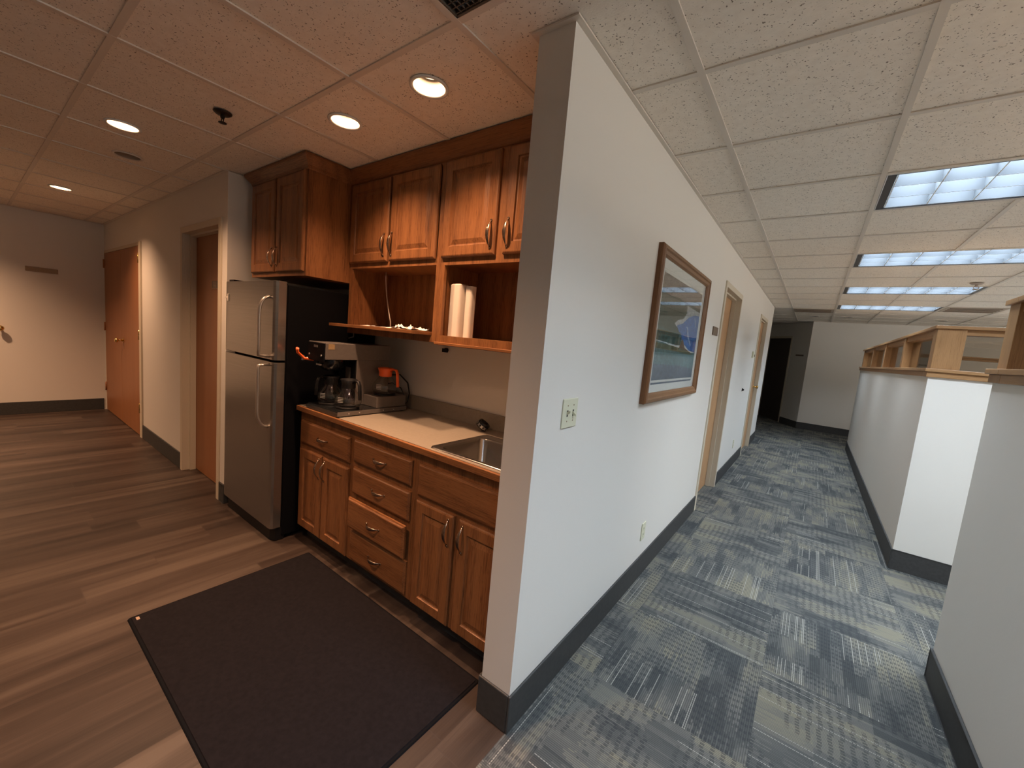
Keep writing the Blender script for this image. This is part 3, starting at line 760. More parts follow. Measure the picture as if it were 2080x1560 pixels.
# ------------------------------------------------------------------ cabinet parts (all face -y)
def raised_panel(x0, z0, x1, z1, yb, stile=0.055):
    """door slab: back plane at yb, front towards -y"""
    m = MB(); rs = [(0, 0), (0, 0.012), (0.005, 0.017), (0.010, 0.019), (stile, 0.019), (stile+0.004, 0.011), (stile+0.010, 0.010), (stile+0.034, 0.017)]
    loops = [[(x0+i, yb-h, z0+i), (x1-i, yb-h, z0+i), (x1-i, yb-h, z1-i), (x0+i, yb-h, z1-i)] for i, h in rs]
    for a_, b_ in zip(loops[:-1], loops[1:]):
        for i in range(4): k = (i+1) % 4; m.poly([a_[i], a_[k], b_[k], b_[i]])
    m.poly(loops[-1]); m.poly(list(reversed(loops[0]))); return m
def slab_panel(x0, z0, x1, z1, yb):
    m = MB(); rs = [(0, 0), (0, 0.010), (0.006, 0.013), (0.010, 0.018), (0.014, 0.019)]
    loops = [[(x0+i, yb-h, z0+i), (x1-i, yb-h, z0+i), (x1-i, yb-h, z1-i), (x0+i, yb-h, z1-i)] for i, h in rs]
    for a_, b_ in zip(loops[:-1], loops[1:]):
        for i in range(4): k = (i+1) % 4; m.poly([a_[i], a_[k], b_[k], b_[i]])
    m.poly(loops[-1]); m.poly(list(reversed(loops[0]))); return m
def pull(cx, yf, cz, L=0.115, vert=True):
    m = MB(); N = 17; pts = []
    for k in range(N):
        s_ = -1+2*k/(N-1); out = 0.003+0.026*(1-abs(s_)**2.2)
        pts.append((cx, yf-out, cz+s_*L/2) if vert else (cx+s_*L/2, yf-out, cz))
    m.tube(pts, 0, 10, flat=((1, 0, 0) if vert else (0, 0, 1), lambda t_: 0.0030+0.0075*max(0, 1-abs(2*t_-1)**1.6) if abs(2*t_-1) < 0.86 else 0.0034, 0.0026))
    for s_ in (-1, 1):
        c_ = (cx, yf, cz+s_*(L/2+0.004)) if vert else (cx+s_*(L/2+0.004), yf, cz)
        m.cyl(c_, (c_[0], c_[1]-0.005, c_[2]), 0.006, 12, 0.0045)
    return m
def door(par, x0, z0, x1, z1, yb, hside, hz, hl=0.115):
    d_ = raised_panel(x0, z0, x1, z1, yb, min(0.055, (x1-x0)*0.2)).build('door', M['oak_z'], par)
    hx = x1-0.028 if hside > 0 else x0+0.028
    pull(hx, yb-0.019, hz, hl).build('handle', M['bronze'], d_)
def drawer(par, x0, z0, x1, z1, yb, handle=True, name='drawer'):
    d_ = slab_panel(x0, z0, x1, z1, yb).build(name, M['oak_x'], par)
    if handle: pull((x0+x1)/2, yb-0.019, (z0+z1)/2, 0.10, False).build('handle', M['bronze'], d_)
    return d_

# base cabinets ------------------------------------------------------
FB = 1.312
def base_body(x0, x1, par):
    m = MB()
    m.box(x0, FB, 0.10, x1, FB+0.02, 0.880).box(x0, FB+0.02, 0.10, x0+0.016, 1.885, 0.880).box(x1-0.016, FB+0.02, 0.10, x1, 1.885, 0.880)
    m.box(x0+0.016, FB+0.02, 0.10, x1-0.016, 1.885, 0.118).box(x0+0.016, 1.875, 0.118, x1-0.016, 1.885, 0.880)
    m.build('body', M['oak_z'], par)
    box(x0, FB+0.065, 0, x1, FB+0.08, 0.10).build('toe_kick', M['black_base'], par)
bc = thing('base_cabinet', 'oak base cabinet beside the refrigerator, one drawer over two doors', 'cabinet', (-2.335, 1.6, 0), 'oak base cabinets under the counter')
base_body(-2.640, -2.030, bc)
drawer(bc, -2.615, 0.672, -2.052, 0.822, FB)
door(bc, -2.615, 0.108, -2.338, 0.640, FB, 1, 0.555, 0.115); door(bc, -2.330, 0.108, -2.052, 0.640, FB, -1, 0.555, 0.115)
bc = thing('base_cabinet', 'oak base cabinet with four stacked drawers in the middle of the run', 'cabinet', (-1.76, 1.6, 0), 'oak base cabinets under the counter')
base_body(-2.029, -1.491, bc)
drawer(bc, -2.008, 0.694, -1.512, 0.826, FB); drawer(bc, -2.008, 0.512, -1.512, 0.664, FB)
dr = drawer(bc, -2.008, 0.318, -1.512, 0.492, FB-0.022); box(-1.985, FB-0.022, 0.33, -1.535, FB+0.0, 0.47).build('drawer_box', M['oak_x'], dr)
drawer(bc, -2.008, 0.118, -1.512, 0.298, FB)
bc = thing('base_cabinet', 'oak sink cabinet with a plain panel over two doors, next to the dividing wall', 'cabinet', (-1.18, 1.6, 0), 'oak base cabinets under the counter')
base_body(-1.490, -0.873, bc)
drawer(bc, -1.462, 0.668, -0.893, 0.828, FB, False, 'false_front')
door(bc, -1.462, 0.108, -1.205, 0.645, FB, 1, 0.560, 0.115); door(bc, -1.172, 0.108, -0.893, 0.645, FB, -1, 0.560, 0.115)

# counter with a cut-out for the sink
SX0, SX1, SY0, SY1 = -1.418, -0.960, 1.316, 1.735
ct = thing('countertop', 'long beige laminate countertop with an oak front edge', 'countertop', (-1.75, 1.6, 0.882))
hx0, hx1, hy0, hy1 = SX0+0.02, SX1-0.02, SY0+0.02, SY1-0.02
m = MB(); CZ0, CZ1 = 0.882, 0.914
m.box(-2.640, 1.295, CZ0, hx0, 1.895, CZ1).box(hx1, 1.295, CZ0, -0.873, 1.895, CZ1).box(hx0, 1.295, CZ0, hx1, hy0, CZ1).box(hx0, hy1, CZ0, hx1, 1.895, CZ1)
m.build('slab', M['laminate'], ct)
box(-2.640, 1.277, CZ0, -0.873, 1.295, CZ1-0.001).build('front_edge', M['oak_x'], ct, bevel=0.003)
box(-2.640, 1.872, CZ1, -0.873, 1.895, CZ1+0.092).build('backsplash', M['laminate'], ct, bevel=0.002)

def rrect(x0, y0, x1, y1, r, z, n=6):
    out = []
    for cx, cy, a0 in ((x1-r, y1-r, 0), (x0+r, y1-r, 90), (x0+r, y0+r, 180), (x1-r, y0+r, 270)):
        for k in range(n+1):
            a_ = math.radians(a0+90*k/n); out.append((cx+r*math.cos(a_), cy+r*math.sin(a_), z))
    return out
sk = thing('kitchen_sink', 'square stainless steel drop-in sink in the beige counter', 'sink', (-1.19, 1.52, 0.75))
z_ = CZ1
bx0, bx1, by0, by1 = SX0+0.042, SX1-0.035, SY0+0.035, SY1-0.075
rs = [rrect(SX0, SY0, SX1, SY1, 0.02, z_), rrect(SX0+0.003, SY0+0.003, SX1-0.003, SY1-0.003, 0.02, z_+0.006), rrect(SX0+0.012, SY0+0.012, SX1-0.012, SY1-0.012, 0.02, z_+0.006),
      rrect(SX0+0.018, SY0+0.018, SX1-0.018, SY1-0.018, 0.02, z_+0.003), rrect(bx0-0.006, by0-0.006, bx1+0.006, by1+0.006, 0.045, z_+0.003)]
MB().rings(rs, caps=False).build('rim', M['sink_steel'], sk)
rs = [rrect(bx0-0.006, by0-0.006, bx1+0.006, by1+0.006, 0.045, z_+0.003), rrect(bx0, by0, bx1, by1, 0.04, z_-0.006), rrect(bx0+0.006, by0+0.006, bx1-0.006, by1-0.006, 0.04, z_-0.13),
      rrect(bx0+0.03, by0+0.03, bx1-0.03, by1-0.03, 0.03, z_-0.155), rrect(bx0+0.15, by0+0.13, bx1-0.15, by1-0.13, 0.02, z_-0.160)]
mm = MB().rings(rs, caps=False); mm.poly(rs[-1]); mm.build('basin', M['sink_steel'], sk)
MB().lathe((bx0+bx1)/2, (by0+by1)/2, [(0.003, z_-0.158), (0.03, z_-0.157), (0.042, z_-0.154), (0.044, z_-0.158)], 24).build('drain', M['silver'], sk)

# black round lid leaning behind the sink
cp = thing('round_cap', 'small round black cap with a silver lettered band, tilted behind the sink', 'cap', (-1.49, 1.80, CZ1))
ctr = Vector((-1.495, 1.795, CZ1+0.036)); ax = Vector((0.50, 0.30, 0.80)).normalized(); e1 = ax.orthogonal().normalized(); e2 = ax.cross(e1)
def circ(r_, h_): return [ctr+ax*h_+(e1*math.cos(2*PI*k/32)+e2*math.sin(2*PI*k/32))*r_ for k in range(32)]
MB().rings([circ(0.030, -0.022), circ(0.036, -0.018), circ(0.037, 0.016), circ(0.034, 0.02), circ(0.029, 0.02), circ(0.027, -0.010)]).build('shell', M['black_gloss'], cp)
m = MB().rings([circ(0.0374, -0.012), circ(0.0376, 0.004)], caps=False)
for k in range(0, 32, 3):
    a_ = 2*PI*k/32; b_ = 2*PI*(k+1.2)/32
    m.poly([ctr+ax*h_+(e1*math.cos(t_)+e2*math.sin(t_))*0.0381 for t_, h_ in ((a_, -0.010), (b_, -0.010), (b_, 0.002), (a_, 0.002))], 1)
m.build('band', [M['silver'], M['black']], cp)

# ------------------------------------------------------------------ upper cabinets
FU = 1.612; ZT = 2.40
def crown(m, pts, z0=2.375, z1=HZ):
    """moulding following a plan polyline; pts: (x, y, outward normal at point)"""
    prof = [(0.0, z0), (0.006, z0+0.006), (0.012, z0+0.022), (0.030, z0+0.045), (0.042, z0+0.060), (0.046, z1-0.012), (0.046, z1-0.001)]
    rs = []
    for (x, y, nx, ny) in pts:
        rs.append([(x+nx*o_, y+ny*o_, z__) for o_, z__ in prof] + [(x-0.0*nx, y-0.0*ny, z1-0.001)])
    for a_, b_ in zip(rs[:-1], rs[1:]):
        for k in range(len(prof)-1): m.poly([a_[k], b_[k], b_[k+1], a_[k+1]])
    return m
def upper(x0, x1, par, niche, zb, doors_z):
    m = MB(); th = 0.018; bd = 1.893
    m.box(x0, FU, zb, x0+th, bd, ZT).box(x1-th, FU, zb, x1, bd, ZT).box(x0, bd-0.008, zb, x1, bd, ZT)
    m.box(x0+th, FU, 1.835, x1-th, bd-0.008, 1.853).box(x0+th, FU, ZT-0.018, x1-th, bd-0.008, ZT)
    m.build('body', M['oak_z'], par)
uc = thing('upper_cabinet', 'oak wall cabinet of two doors over an open niche, left of the pair', 'cabinet', (-2.17, 1.75, 1.40), 'oak wall cabinets above the counter')
X0, XM, X1 = -2.612, -1.728, -0.873
upper(X0, XM, uc, 0, 1.402, 0)
m = MB()   # face frame: stiles, rails
m.box(X0, FU-0.019, 1.402, X0+0.030, FU, ZT).box(XM-0.032, FU-0.019, 1.402, XM, FU, ZT)
m.box(X0+0.030, FU-0.019, 1.832, XM-0.032, FU, 1.872).box(X0+0.030, FU-0.019, 2.36, XM-0.032, FU, ZT)
m.box(X0+0.030, FU-0.019, 1.402, XM-0.032, FU, 1.440)
m.build('face_frame', M['oak_z'], uc)
door(uc, -2.604, 1.866, -2.196, 2.366, FU-0.019, 1, 1.965, 0.125); door(uc, -2.176, 1.866, -1.766, 2.366, FU-0.019, -1, 1.965, 0.125)
m = MB(); m.box(X0+0.018, FU, 1.402, XM-0.018, 1.885, 1.440); m.build('bottom', M['oak_x'], uc)
sh = box(-2.600, 1.452, 1.441, -1.765, 1.875, 1.460).build('shelf', M['oak_x'], uc, bevel=0.002)
m = MB(); m.tube([(-2.545, 1.60, 1.402), (-2.545, 1.60, 1.378), (-2.548, 1.565, 1.366)], 0.004, 8); m.build('shelf_bracket', M['machine_steel'], uc)
uc2 = thing('upper_cabinet', 'oak wall cabinet of two doors over an open niche, beside the dividing wall', 'cabinet', (-1.30, 1.75, 1.40), 'oak wall cabinets above the counter')
upper(XM+0.001, X1, uc2, 0, 1.402, 0)
m = MB()
m.box(XM+0.001, FU-0.019, 1.402, XM+0.035, FU, ZT).box(X1-0.03, FU-0.019, 1.402, X1, FU, ZT)
m.box(-1.345, FU-0.019, 1.872, -1.28, FU, 2.36).box(XM+0.035, FU-0.019, 1.828, X1-0.03, FU, 1.872).box(XM+0.035, FU-0.019, 2.36, X1-0.03, FU, ZT).box(XM+0.035, FU-0.019, 1.402, X1-0.03, FU, 1.446)
m.build('face_frame', M['oak_z'], uc2)
door(uc2, -1.716, 1.866, -1.338, 2.366, FU-0.019, 1, 1.965, 0.125); door(uc2, -1.288, 1.866, -0.893, 2.366, FU-0.019, -1, 1.965, 0.125)
m = MB(); m.box(XM+0.019, FU, 1.402, X1-0.018, 1.885, 1.446); m.build('bottom', M['oak_x'], uc2)
box(XM, FU-0.030, 1.392, X1, FU-0.019, 1.408).build('light_rail', M['oak_x'], uc2, bevel=0.003)
# fridge cabinet
fc = thing('upper_cabinet', 'deeper oak cabinet with two doors above the refrigerator', 'cabinet', (-3.0, 1.6, 1.735))
FX0, FX1, FF = -3.415, -2.622, 1.300
m = MB(); m.box(FX0, FF, 1.738, FX1, 1.893, ZT); m.build('body', M['oak_z'], fc)
door(fc, -3.395, 1.766, -3.028, 2.375, FF, 1, 1.865, 0.115); door(fc, -3.010, 1.766, -2.642, 2.375, FF, -1, 1.865, 0.115)
# crown runs over all three
m = MB()
crown(m, [(FX0, 1.893, -1, 0), (FX0, FF-0.002, -1, -1), (FX1, FF-0.002, 1, -1), (FX1, FU-0.021, 1, -1), (X1, FU-0.021, 0, -1)])
tag(m.build('crown_moulding', M['oak_x']), 'dark oak crown moulding along the tops of the kitchen cabinets', 'moulding')

# objects in the niches
NB = 1.446
b1 = MB().rings([rrect(-1.690, 1.640, -1.606, 1.720, 0.014, NB), rrect(-1.690, 1.640, -1.606, 1.720, 0.014, 1.730), rrect(-1.682, 1.648, -1.614, 1.712, 0.012, 1.737)], smooth=False).build('white_carton', M['white_book'])
tag(b1, 'wider white carton standing in the right niche against the middle stile', 'carton', 'white cartons in the niche')
b2 = MB().rings([rrect(-1.600, 1.668, -1.550, 1.715, 0.014, NB), rrect(-1.600, 1.668, -1.550, 1.715, 0.014, 1.727)], smooth=False).build('white_carton', M['white_book'])
tag(b2, 'narrower white carton standing right of the wider one in the niche', 'carton', 'white cartons in the niche')
def paper(cx, cy, w_, d_, amp, seed, z0, label, ang=0.0):
    rnd = random.Random(seed); m = MB(); n = 10; g = [[0]*(n+1) for _ in range(n+1)]
    ph = [rnd.uniform(0, 6) for _ in range(4)]
    for i in range(n+1):
        for j in range(n+1):
            u, v = i/n-0.5, j/n-0.5
            h = amp*max(0, 0.5*math.sin(7*u+ph[0])*math.sin(6*v+ph[1])+0.5*abs(math.sin(13*u+ph[2]+4*v)))*(0.3+rnd.random()*0.7)
            x, y = u*w_, v*d_
            g[i][j] = (cx+x*math.cos(ang)-y*math.sin(ang), cy+x*math.sin(ang)+y*math.cos(ang), z0+0.001+h)
    for i in range(n):
        for j in range(n): m.poly([g[i][j], g[i+1][j], g[i+1][j+1], g[i][j+1]])
    o = m.build('paper_sheet', M['paper']); tag(o, label, 'paper', 'papers on the open shelf')
    s_ = o.modifiers.new('thick', 'SOLIDIFY'); s_.thickness = 0.0006; s_.offset = 1
SHZ = 1.4605
paper(-2.16, 1.545, 0.26, 0.12, 0.006, 1, SHZ, 'flat white paper sheet at the left of the papers on the open shelf', 0.05)
paper(-2.02, 1.64, 0.24, 0.09, 0.008, 2, SHZ+0.001, 'white paper sheet lying in the middle of the open shelf', -0.1)
paper(-1.945, 1.535, 0.10, 0.09, 0.034, 3, SHZ+0.002, 'crumpled white paper peaking beside the shelf front', 0.4)
paper(-1.835, 1.55, 0.10, 0.10, 0.022, 5, SHZ+0.002, 'small crumpled white paper at the right end of the open shelf', -0.3)
m = MB(); m.tube([(-2.43, 1.75, 1.836), (-2.428, 1.75, 1.78), (-2.41, 1.75, 1.68), (-2.375, 1.748, 1.57), (-2.345, 1.745, 1.50), (-2.335, 1.74, 1.462)], 0.004, 8)
tag(m.build('hanging_cord', M['cord_white']), 'pale cord hanging inside the left open niche', 'cord')
m = MB(); m.cyl((-1.935, 1.893, 1.350), (-1.935, 1.878, 1.350), 0.014, 14).box(-1.956, 1.868, 1.336, -1.918, 1.886, 1.360)
tag(m.build('wall_hook', M['black']), 'small black hook on the wall under the right wall cabinet', 'hook')
m = MB(); m.cyl((-2.45, 1.898, 1.385), (-2.45, 1.885, 1.385), 0.006, 10)
tag(m.build('wall_screw', M['silver']), 'tiny pale screw on the wall above the coffee machine', 'screw')

# ------------------------------------------------------------------ refrigerator
fr = thing('refrigerator', 'stainless top-freezer refrigerator with black sides under the oak cabinet', 'refrigerator', (-3.065, 1.5, 0))
RX0, RX1 = -3.468, -2.668
box(RX0+0.004, 1.222, 0.03, RX1-0.004, 1.86, 1.668).build('body', M['black_matt'], fr, bevel=0.004)
def fdoor(name, z0, z1):
    pr = [(RX0, 1.212), (RX0, 1.165), (RX0+0.010, 1.152), (RX0+0.035, 1.148), (RX1-0.035, 1.148), (RX1-0.010, 1.152), (RX1, 1.165), (RX1, 1.212)]
    return MB().rings([[(x, y, z0) for x, y in pr], [(x, y, z1) for x, y in pr]], smooth=False).build(name, M['steel'], fr, bevel=0.002)
fz = fdoor('freezer_door', 1.196, 1.684); rd = fdoor('fridge_door', 0.095, 1.182)
box(RX0+0.01, 1.212, 0.095, RX1-0.01, 1.222, 1.675).build('door_seal', M['black_matt'], fr)
m = MB(); m.rings([[(x, y, 0.004) for x, y in ((RX0+0.01, 1.24), (RX0+0.01, 1.185), (RX0+0.05, 1.168), (RX1-0.05, 1.168), (RX1-0.01, 1.185), (RX1-0.01, 1.24))],
                   [(x, y, 0.088) for x, y in ((RX0+0.01, 1.24), (RX0+0.01, 1.185), (RX0+0.05, 1.168), (RX1-0.05, 1.168), (RX1-0.01, 1.185), (RX1-0.01, 1.24))]], smooth=False)
m.build('base_grille', M['black'], fr)
box(RX0+0.01, 1.17, 1.684, RX0+0.09, 1.24, 1.70).build('hinge_cap', M['black'], fr)
for sx in (RX0+0.05, RX1-0.05):
    for sy in (1.28, 1.80): MB().cyl((sx, sy, 0.0), (sx, sy, 0.035), 0.018, 12).build('foot', M['black'], fr)
hx = -2.752
def hcurve(z_far, z_near, up):
    s_ = 1 if up else -1; r = 0.10; pts = [(hx, 1.150, z_far)]
    for k in range(1, 9):
        a_ = math.radians(90*k/8); pts.append((hx, 1.146-0.056*math.sin(a_), z_far-s_*r*(1-math.cos(a_))*1.0 - s_*0.0))
    z1 = pts[-1][2]
    for k in range(1, 8): pts.append((hx, 1.090, z1+(z_near-z1)*k/8))
    pts += [(hx, 1.092, z_near), (hx, 1.118, z_near-s_*0.004), (hx, 1.150, z_near-s_*0.006)]
    return pts
MB().tube(hcurve(1.585, 1.222, True), 0, 12, flat=((1, 0, 0), lambda t_: 0.015, 0.009)).build('handle', M['handle_steel'], fz)
MB().tube(hcurve(0.765, 1.158, False), 0, 12, flat=((1, 0, 0), lambda t_: 0.015, 0.009)).build('handle', M['handle_steel'], rd)
m = MB(); m.box(-3.410, 1.140, 1.545, -3.396, 1.148, 1.597).box(-3.450, 1.140, 1.566, -3.410, 1.148, 1.580)
tag(m.build('fridge_magnet', M['magnet'], bevel=0.002), 'small pale T-shaped magnet on the freezer door', 'magnet')

# ------------------------------------------------------------------ coffee machine and carafes
cz = CZ1
cmx = thing('coffee_machine', 'commercial coffee brewer with steel sides and black front on the counter', 'coffee machine', (-2.36, 1.53, cz))
for sx in (-2.50, -2.20):
    for sy in (1.33, 1.76): MB().cyl((sx, sy, cz), (sx, sy, cz+0.014), 0.014, 12).build('foot', M['black'], cmx)
box(-2.535, 1.298, cz+0.012, -2.178, 1.785, cz+0.034).build('base', M['black_gloss'], cmx, bevel=0.003)
box(-2.535, 1.288, cz+0.004, -2.178, 1.300, cz+0.028).build('front_trim', M['sink_steel'], cmx, bevel=0.002)
box(-2.178, 1.288, cz+0.006, -2.174, 1.785, cz+0.032).build('side_trim', M['machine_steel'], cmx, bevel=0.001)
for q in (1.36, 1.43, 1.60, 1.68): MB().cyl((-2.174, q, cz+0.019), (-2.171, q, cz+0.019), 0.004, 10).build('rivet', M['silver'], cmx)
box(-2.530, 1.500, cz+0.034, -2.332, 1.745, 1.238).build('tower', M['machine_steel'], cmx, bevel=0.003)
box(-2.528, 1.494, cz+0.034, -2.336, 1.500, 1.238).build('tower_front', M['black_gloss'], cmx)
box(-2.530, 1.288, 1.238, -2.332, 1.745, 1.338).build('brew_head', M['machine_steel'], cmx, bevel=0.003)
cpn = box(-2.526, 1.280, 1.224, -2.334, 1.288, 1.334).build('control_panel', M['black_matt'], cmx, bevel=0.002)
box(-2.45, 1.2785, 1.306, -2.405, 1.280, 1.320).build('name_plate', M['machine_steel'], cpn)
for q in ((-2.50, 1.26), (-2.36, 1.26)): MB().cyl((q[0], 1.280, q[1]), (q[0], 1.276, q[1]), 0.006, 12).build('switch', M['silver'], cpn)
MB().lathe(-2.43, 1.385, [(0.082, 1.236), (0.080, 1.205), (0.060, 1.175), (0.045, 1.165), (0.01, 1.163)], 28).build('brew_funnel', M['black_gloss'], cmx)
box(-2.45, 1.296, 1.196, -2.40, 1.3040, 1.206).build('funnel_badge', M['silver'], cmx)
m = MB(); m.tube([(-2.505, 1.31, 1.222), (-2.530, 1.265, 1.226), (-2.560, 1.235, 1.262), (-2.535, 1.222, 1.288)], 0, 10, flat=((1, 0, 0.3), lambda t_: 0.011, 0.008))
m.build('funnel_handle', M['orange'], cmx)
m = MB(); m.cyl((-2.545, 1.262, 1.215), (-2.545, 1.262, 1.242), 0.009, 12).cyl((-2.545, 1.262, 1.226), (-2.52, 1.290, 1.230), 0.007, 10)
m.build('tap', M['silver'], cmx)
box(-2.445, 1.4925, 1.115, -2.392, 1.494, 1.185).build('label_plate', M['grille'], cmx)
box(-2.330, 1.555, cz+0.034, -2.182, 1.782, 1.018).build('side_warmer', M['machine_steel'], cmx, bevel=0.003)
def warmer(x, y, z): MB().lathe(x, y, [(0.068, z), (0.070, z+0.008), (0.060, z+0.011), (0.004, z+0.011)], 32).build('warming_plate', M['black'], cmx)
warmer(-2.258, 1.665, 1.018); warmer(-2.445, 1.395, cz+0.034); warmer(-2.270, 1.410, cz+0.034)
tag_ = box(-2.3318, 1.305, 1.30, -2.3308, 1.345, 1.332).build('sticker', M['plaque_brass'], cmx)
m = MB()
m.tube([(-2.42, 1.745, 1.10), (-2.40, 1.80, 1.13), (-2.33, 1.84, 1.14), (-2.26, 1.855, 1.09), (-2.235, 1.855, 1.02), (-2.245, 1.85, 0.96), (-2.27, 1.835, 0.924)], 0.005, 8)
m.tube([(-2.40, 1.745, 1.06), (-2.36, 1.80, 1.08), (-2.30, 1.83, 1.05), (-2.26, 1.84, 0.99), (-2.255, 1.835, 0.924)], 0.004, 8)
m.build('power_cord', M['cord_black'], cmx)

def carafe(x, y, z, mat, ang, label):
    t_ = thing('coffee_carafe', label, 'carafe', (x, y, z), 'glass coffee carafes')
    prof = [(0.004, 0.001), (0.058, 0.001), (0.072, 0.008), (0.080, 0.026), (0.081, 0.040), (0.074, 0.062), (0.058, 0.084), (0.043, 0.104), (0.036, 0.120), (0.036, 0.132)]
    MB().lathe(x, y, [(r_, z+h_) for r_, h_ in prof], 36).build('bowl', M['carafe_glass'], t_)
    MB().lathe(x, y, [(0.038, z+0.112), (0.042, z+0.116), (0.041, z+0.138), (0.050, z+0.166), (0.047, z+0.168), (0.036, z+0.140), (0.035, z+0.114)], 32).build('collar', M[mat], t_)
    c_, s_ = math.cos(ang), math.sin(ang)
    pts = [(x+c_*r_, y+s_*r_, z+h_) for r_, h_ in ((0.040, 0.150), (0.062, 0.164), (0.086, 0.160), (0.096, 0.138), (0.100, 0.098), (0.104, 0.052))]
    MB().tube(pts, 0, 10, flat=((-s_, c_, 0), lambda q: 0.0125, 0.007)).build('handle', M[mat], t_)
    # printed volume marks
    m = MB(); a0 = -PI/2+0.25
    def P3(a_, h_, r_=0.0826): return (x+r_*math.cos(a_), y+r_*math.sin(a_), z+h_)
    for k in range(4):
        h_ = 0.034+k*0.009
        m.poly([P3(a0, h_), P3(a0+0.42, h_), P3(a0+0.42, h_+0.0022), P3(a0, h_+0.0022)])
    m.build('volume_marks', M['paper'], t_)
    return t_
carafe(-2.445, 1.395, cz+0.045, 'black', -1.45, 'glass carafe with black handle on the left warmer under the brew head')
carafe(-2.270, 1.410, cz+0.045, 'black', 0.15, 'glass carafe with black handle on the right front warmer, with white printed marks')
carafe(-2.258, 1.665, 1.029, 'orange', 0.25, 'glass carafe with orange handle on the raised side warmer')

# ------------------------------------------------------------------ door mat
mx = thing('floor_mat', 'large dark grey floor mat lying on the wood-look floor', 'mat', (-1.65, 0.7, 0))
mx0, mx1, my0, my1 = -2.405, -0.955, 0.415, 1.272
MB().rings([rrect(mx0, my0, mx1, my1, 0.015, 0.0005), rrect(mx0+0.004, my0+0.004, mx1-0.004, my1-0.004, 0.012, 0.005)], smooth=False).build('border', M['mat_edge'], mx)
MB().rings([rrect(mx0+0.012, my0+0.012, mx1-0.012, my1-0.012, 0.01, 0.005), rrect(mx0+0.014, my0+0.014, mx1-0.014, my1-0.014, 0.01, 0.009)], smooth=False).build('pile', M['mat'], mx)

# ------------------------------------------------------------------ office partitions with oak galleries
PX = 0.66
def partition(name, wall_boxes, bb_boxes, label):
    m = MB()
    for b in wall_boxes: m.box(*b)
    w_ = m.build(name, M['wall'])
    m = MB()
    for b in bb_boxes: m.box(*b)
    bb = m.build('base_strip', M['black_base'], w_, bevel=0.003)
    return struct(w_, label)
partition('wall_partition', [(PX, 4.14, 0, PX+0.12, 9.60, 1.462), (PX+0.12, 4.14, 0, 3.4, 4.26, 1.462), (PX+0.12, 9.48, 0, 3.4, 9.60, 1.462), (3.28, 4.26, 0, 3.4, 9.48, 1.462)],
          [(PX-t, 4.14-t, 0, PX, 9.60, BH), (PX, 4.14-t, 0, 3.4, 4.14, BH)], 'white low office wall beyond the aisle opening')
partition('wall_partition', [(PX-0.008, -3.2, 0, PX+0.112, 2.775, 1.462), (PX+0.112, 2.655, 0, 3.4, 2.775, 1.462)],
          [(PX-0.008-t, -3.2, 0, PX-0.008, 2.775, BH), (PX-0.008-t, 2.775, 0, 3.4, 2.775+t, BH)], 'white low office wall at the right edge of the photo')

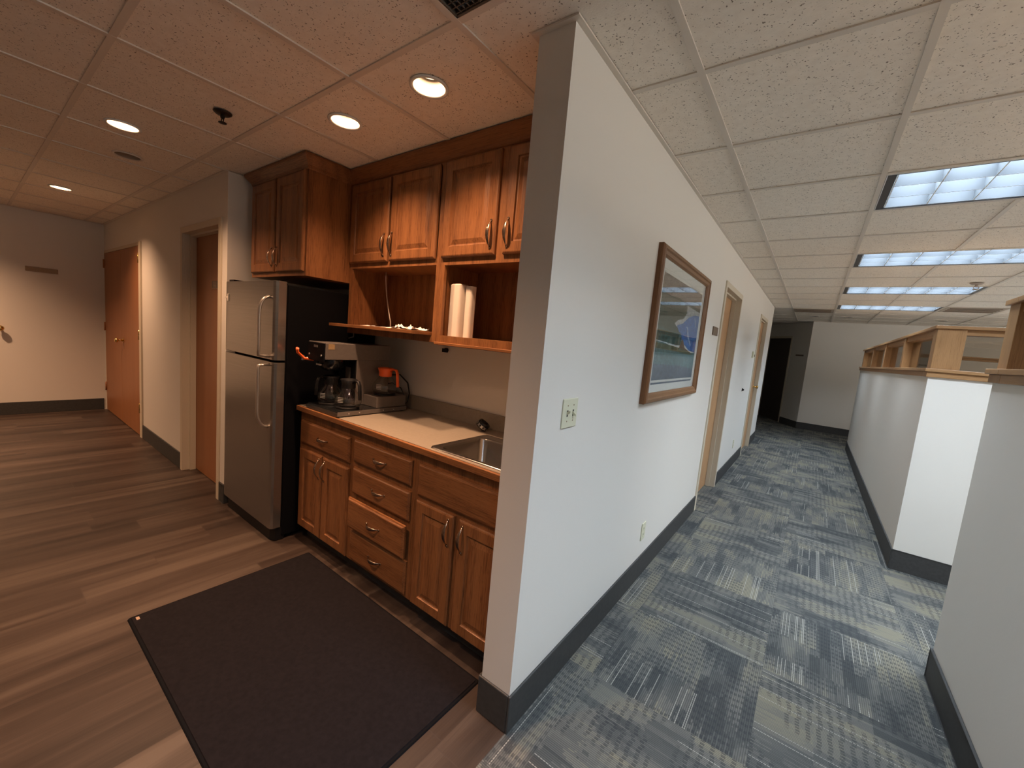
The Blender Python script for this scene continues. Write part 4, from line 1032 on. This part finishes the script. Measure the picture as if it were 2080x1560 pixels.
def gallery(label, runs, posts, corner, ends):
    """runs: (axis, fixed0, fixed1, a, b)"""
    g = thing('glazed_gallery', label, 'gallery rail', corner)
    for ax_, f0, f1, a_, b_ in runs:
        def bx_(m, z0, z1, o):
            sa, sb = ends.get((ax_, f0), (0, 0))
            if ax_ == 'y': m.box(f0-o, a_+sa*o, z0, f1+o, b_+sb*o, z1)
            else: m.box(a_+sa*o, f0-o, z0, b_+sb*o, f1+o, z1)
        m = MB(); bx_(m, 1.462, 1.500, 0.014); bx_(m, 1.500, 1.524, 0.026); m.build('sill', M['cap_'+ax_], g, bevel=0.003)
        m = MB(); bx_(m, 1.808, 1.830, 0.012); bx_(m, 1.770, 1.808, -0.012); m.build('top_rail', M['cap_'+ax_], g, bevel=0.002)
    for (x0, y0, x1, y1) in posts:
        box(x0, y0, 1.524, x1, y1, 1.808).build('post', M['cap_z'], g, bevel=0.002)
    return g
def pane(g, x0, y0, x1, y1):
    box(x0, y0, 1.524, x1, y1, 1.772).build('glass_pane', M['glass'], g)
W0, W1 = PX+0.002, PX+0.118
ys = [5.40, 6.70, 8.00, 9.42]
posts = [(W0, 4.142, W1+0.03, 4.258)] + [(W0, y, W1, y+0.09) for y in ys] + [(1.75, 4.142, 1.84, 4.258), (2.9, 4.142, 2.99, 4.258)] + \
        [(x, 9.482, x+0.09, 9.598) for x in (1.75, 2.9)]
g = gallery('oak rail with posts and glass panes on top of the far low office wall',
            [('y', PX, PX+0.12, 4.26, 9.48), ('x', 4.14, 4.26, PX, 3.4), ('x', 9.48, 9.60, PX, 3.4), ('y', 3.28, 3.4, 4.26, 9.48)], posts, (PX, 4.14, 1.462),
            {('y', PX): (1, -1), ('x', 4.14): (-1, 1), ('x', 9.48): (-1, 1), ('y', 3.28): (1, -1)})
yy = [4.258] + ys
for k in range(4): pane(g, PX+0.056, yy[k]+(0.09 if k else 0), PX+0.062, yy[k+1])
pane(g, W1+0.03, 4.197, 1.75, 4.203); pane(g, 1.84, 4.197, 2.9, 4.203)
g = gallery('oak rail with a square post on top of the near low office wall',
            [('y', PX-0.008, PX+0.112, -3.2, 2.655), ('x', 2.655, 2.775, PX-0.008, 3.4)],
            [(PX-0.006, 2.66, PX+0.110, 2.773), (PX-0.006, 1.2, PX+0.110, 1.29), (PX-0.006, -0.3, PX+0.110, -0.21), (1.9, 2.657, 1.99, 2.773)], (PX, 2.7, 1.462), {('y', PX-0.008): (0, -1), ('x', 2.655): (-1, 1)})
pane(g, PX+0.050, 1.29, PX+0.056, 2.66); pane(g, PX+0.112, 2.71, 1.9, 2.716)

# doormat debris: small pale specks lying on the mat
for k, (x, y) in enumerate(((-2.365, 0.447),)):
    tag(box(x-0.012, y-0.006, 0.0092, x+0.012, y+0.006, 0.0108).build('paper_scrap', M['plaque_line']), 'tiny pale scrap on the left corner of the floor mat', 'scrap')
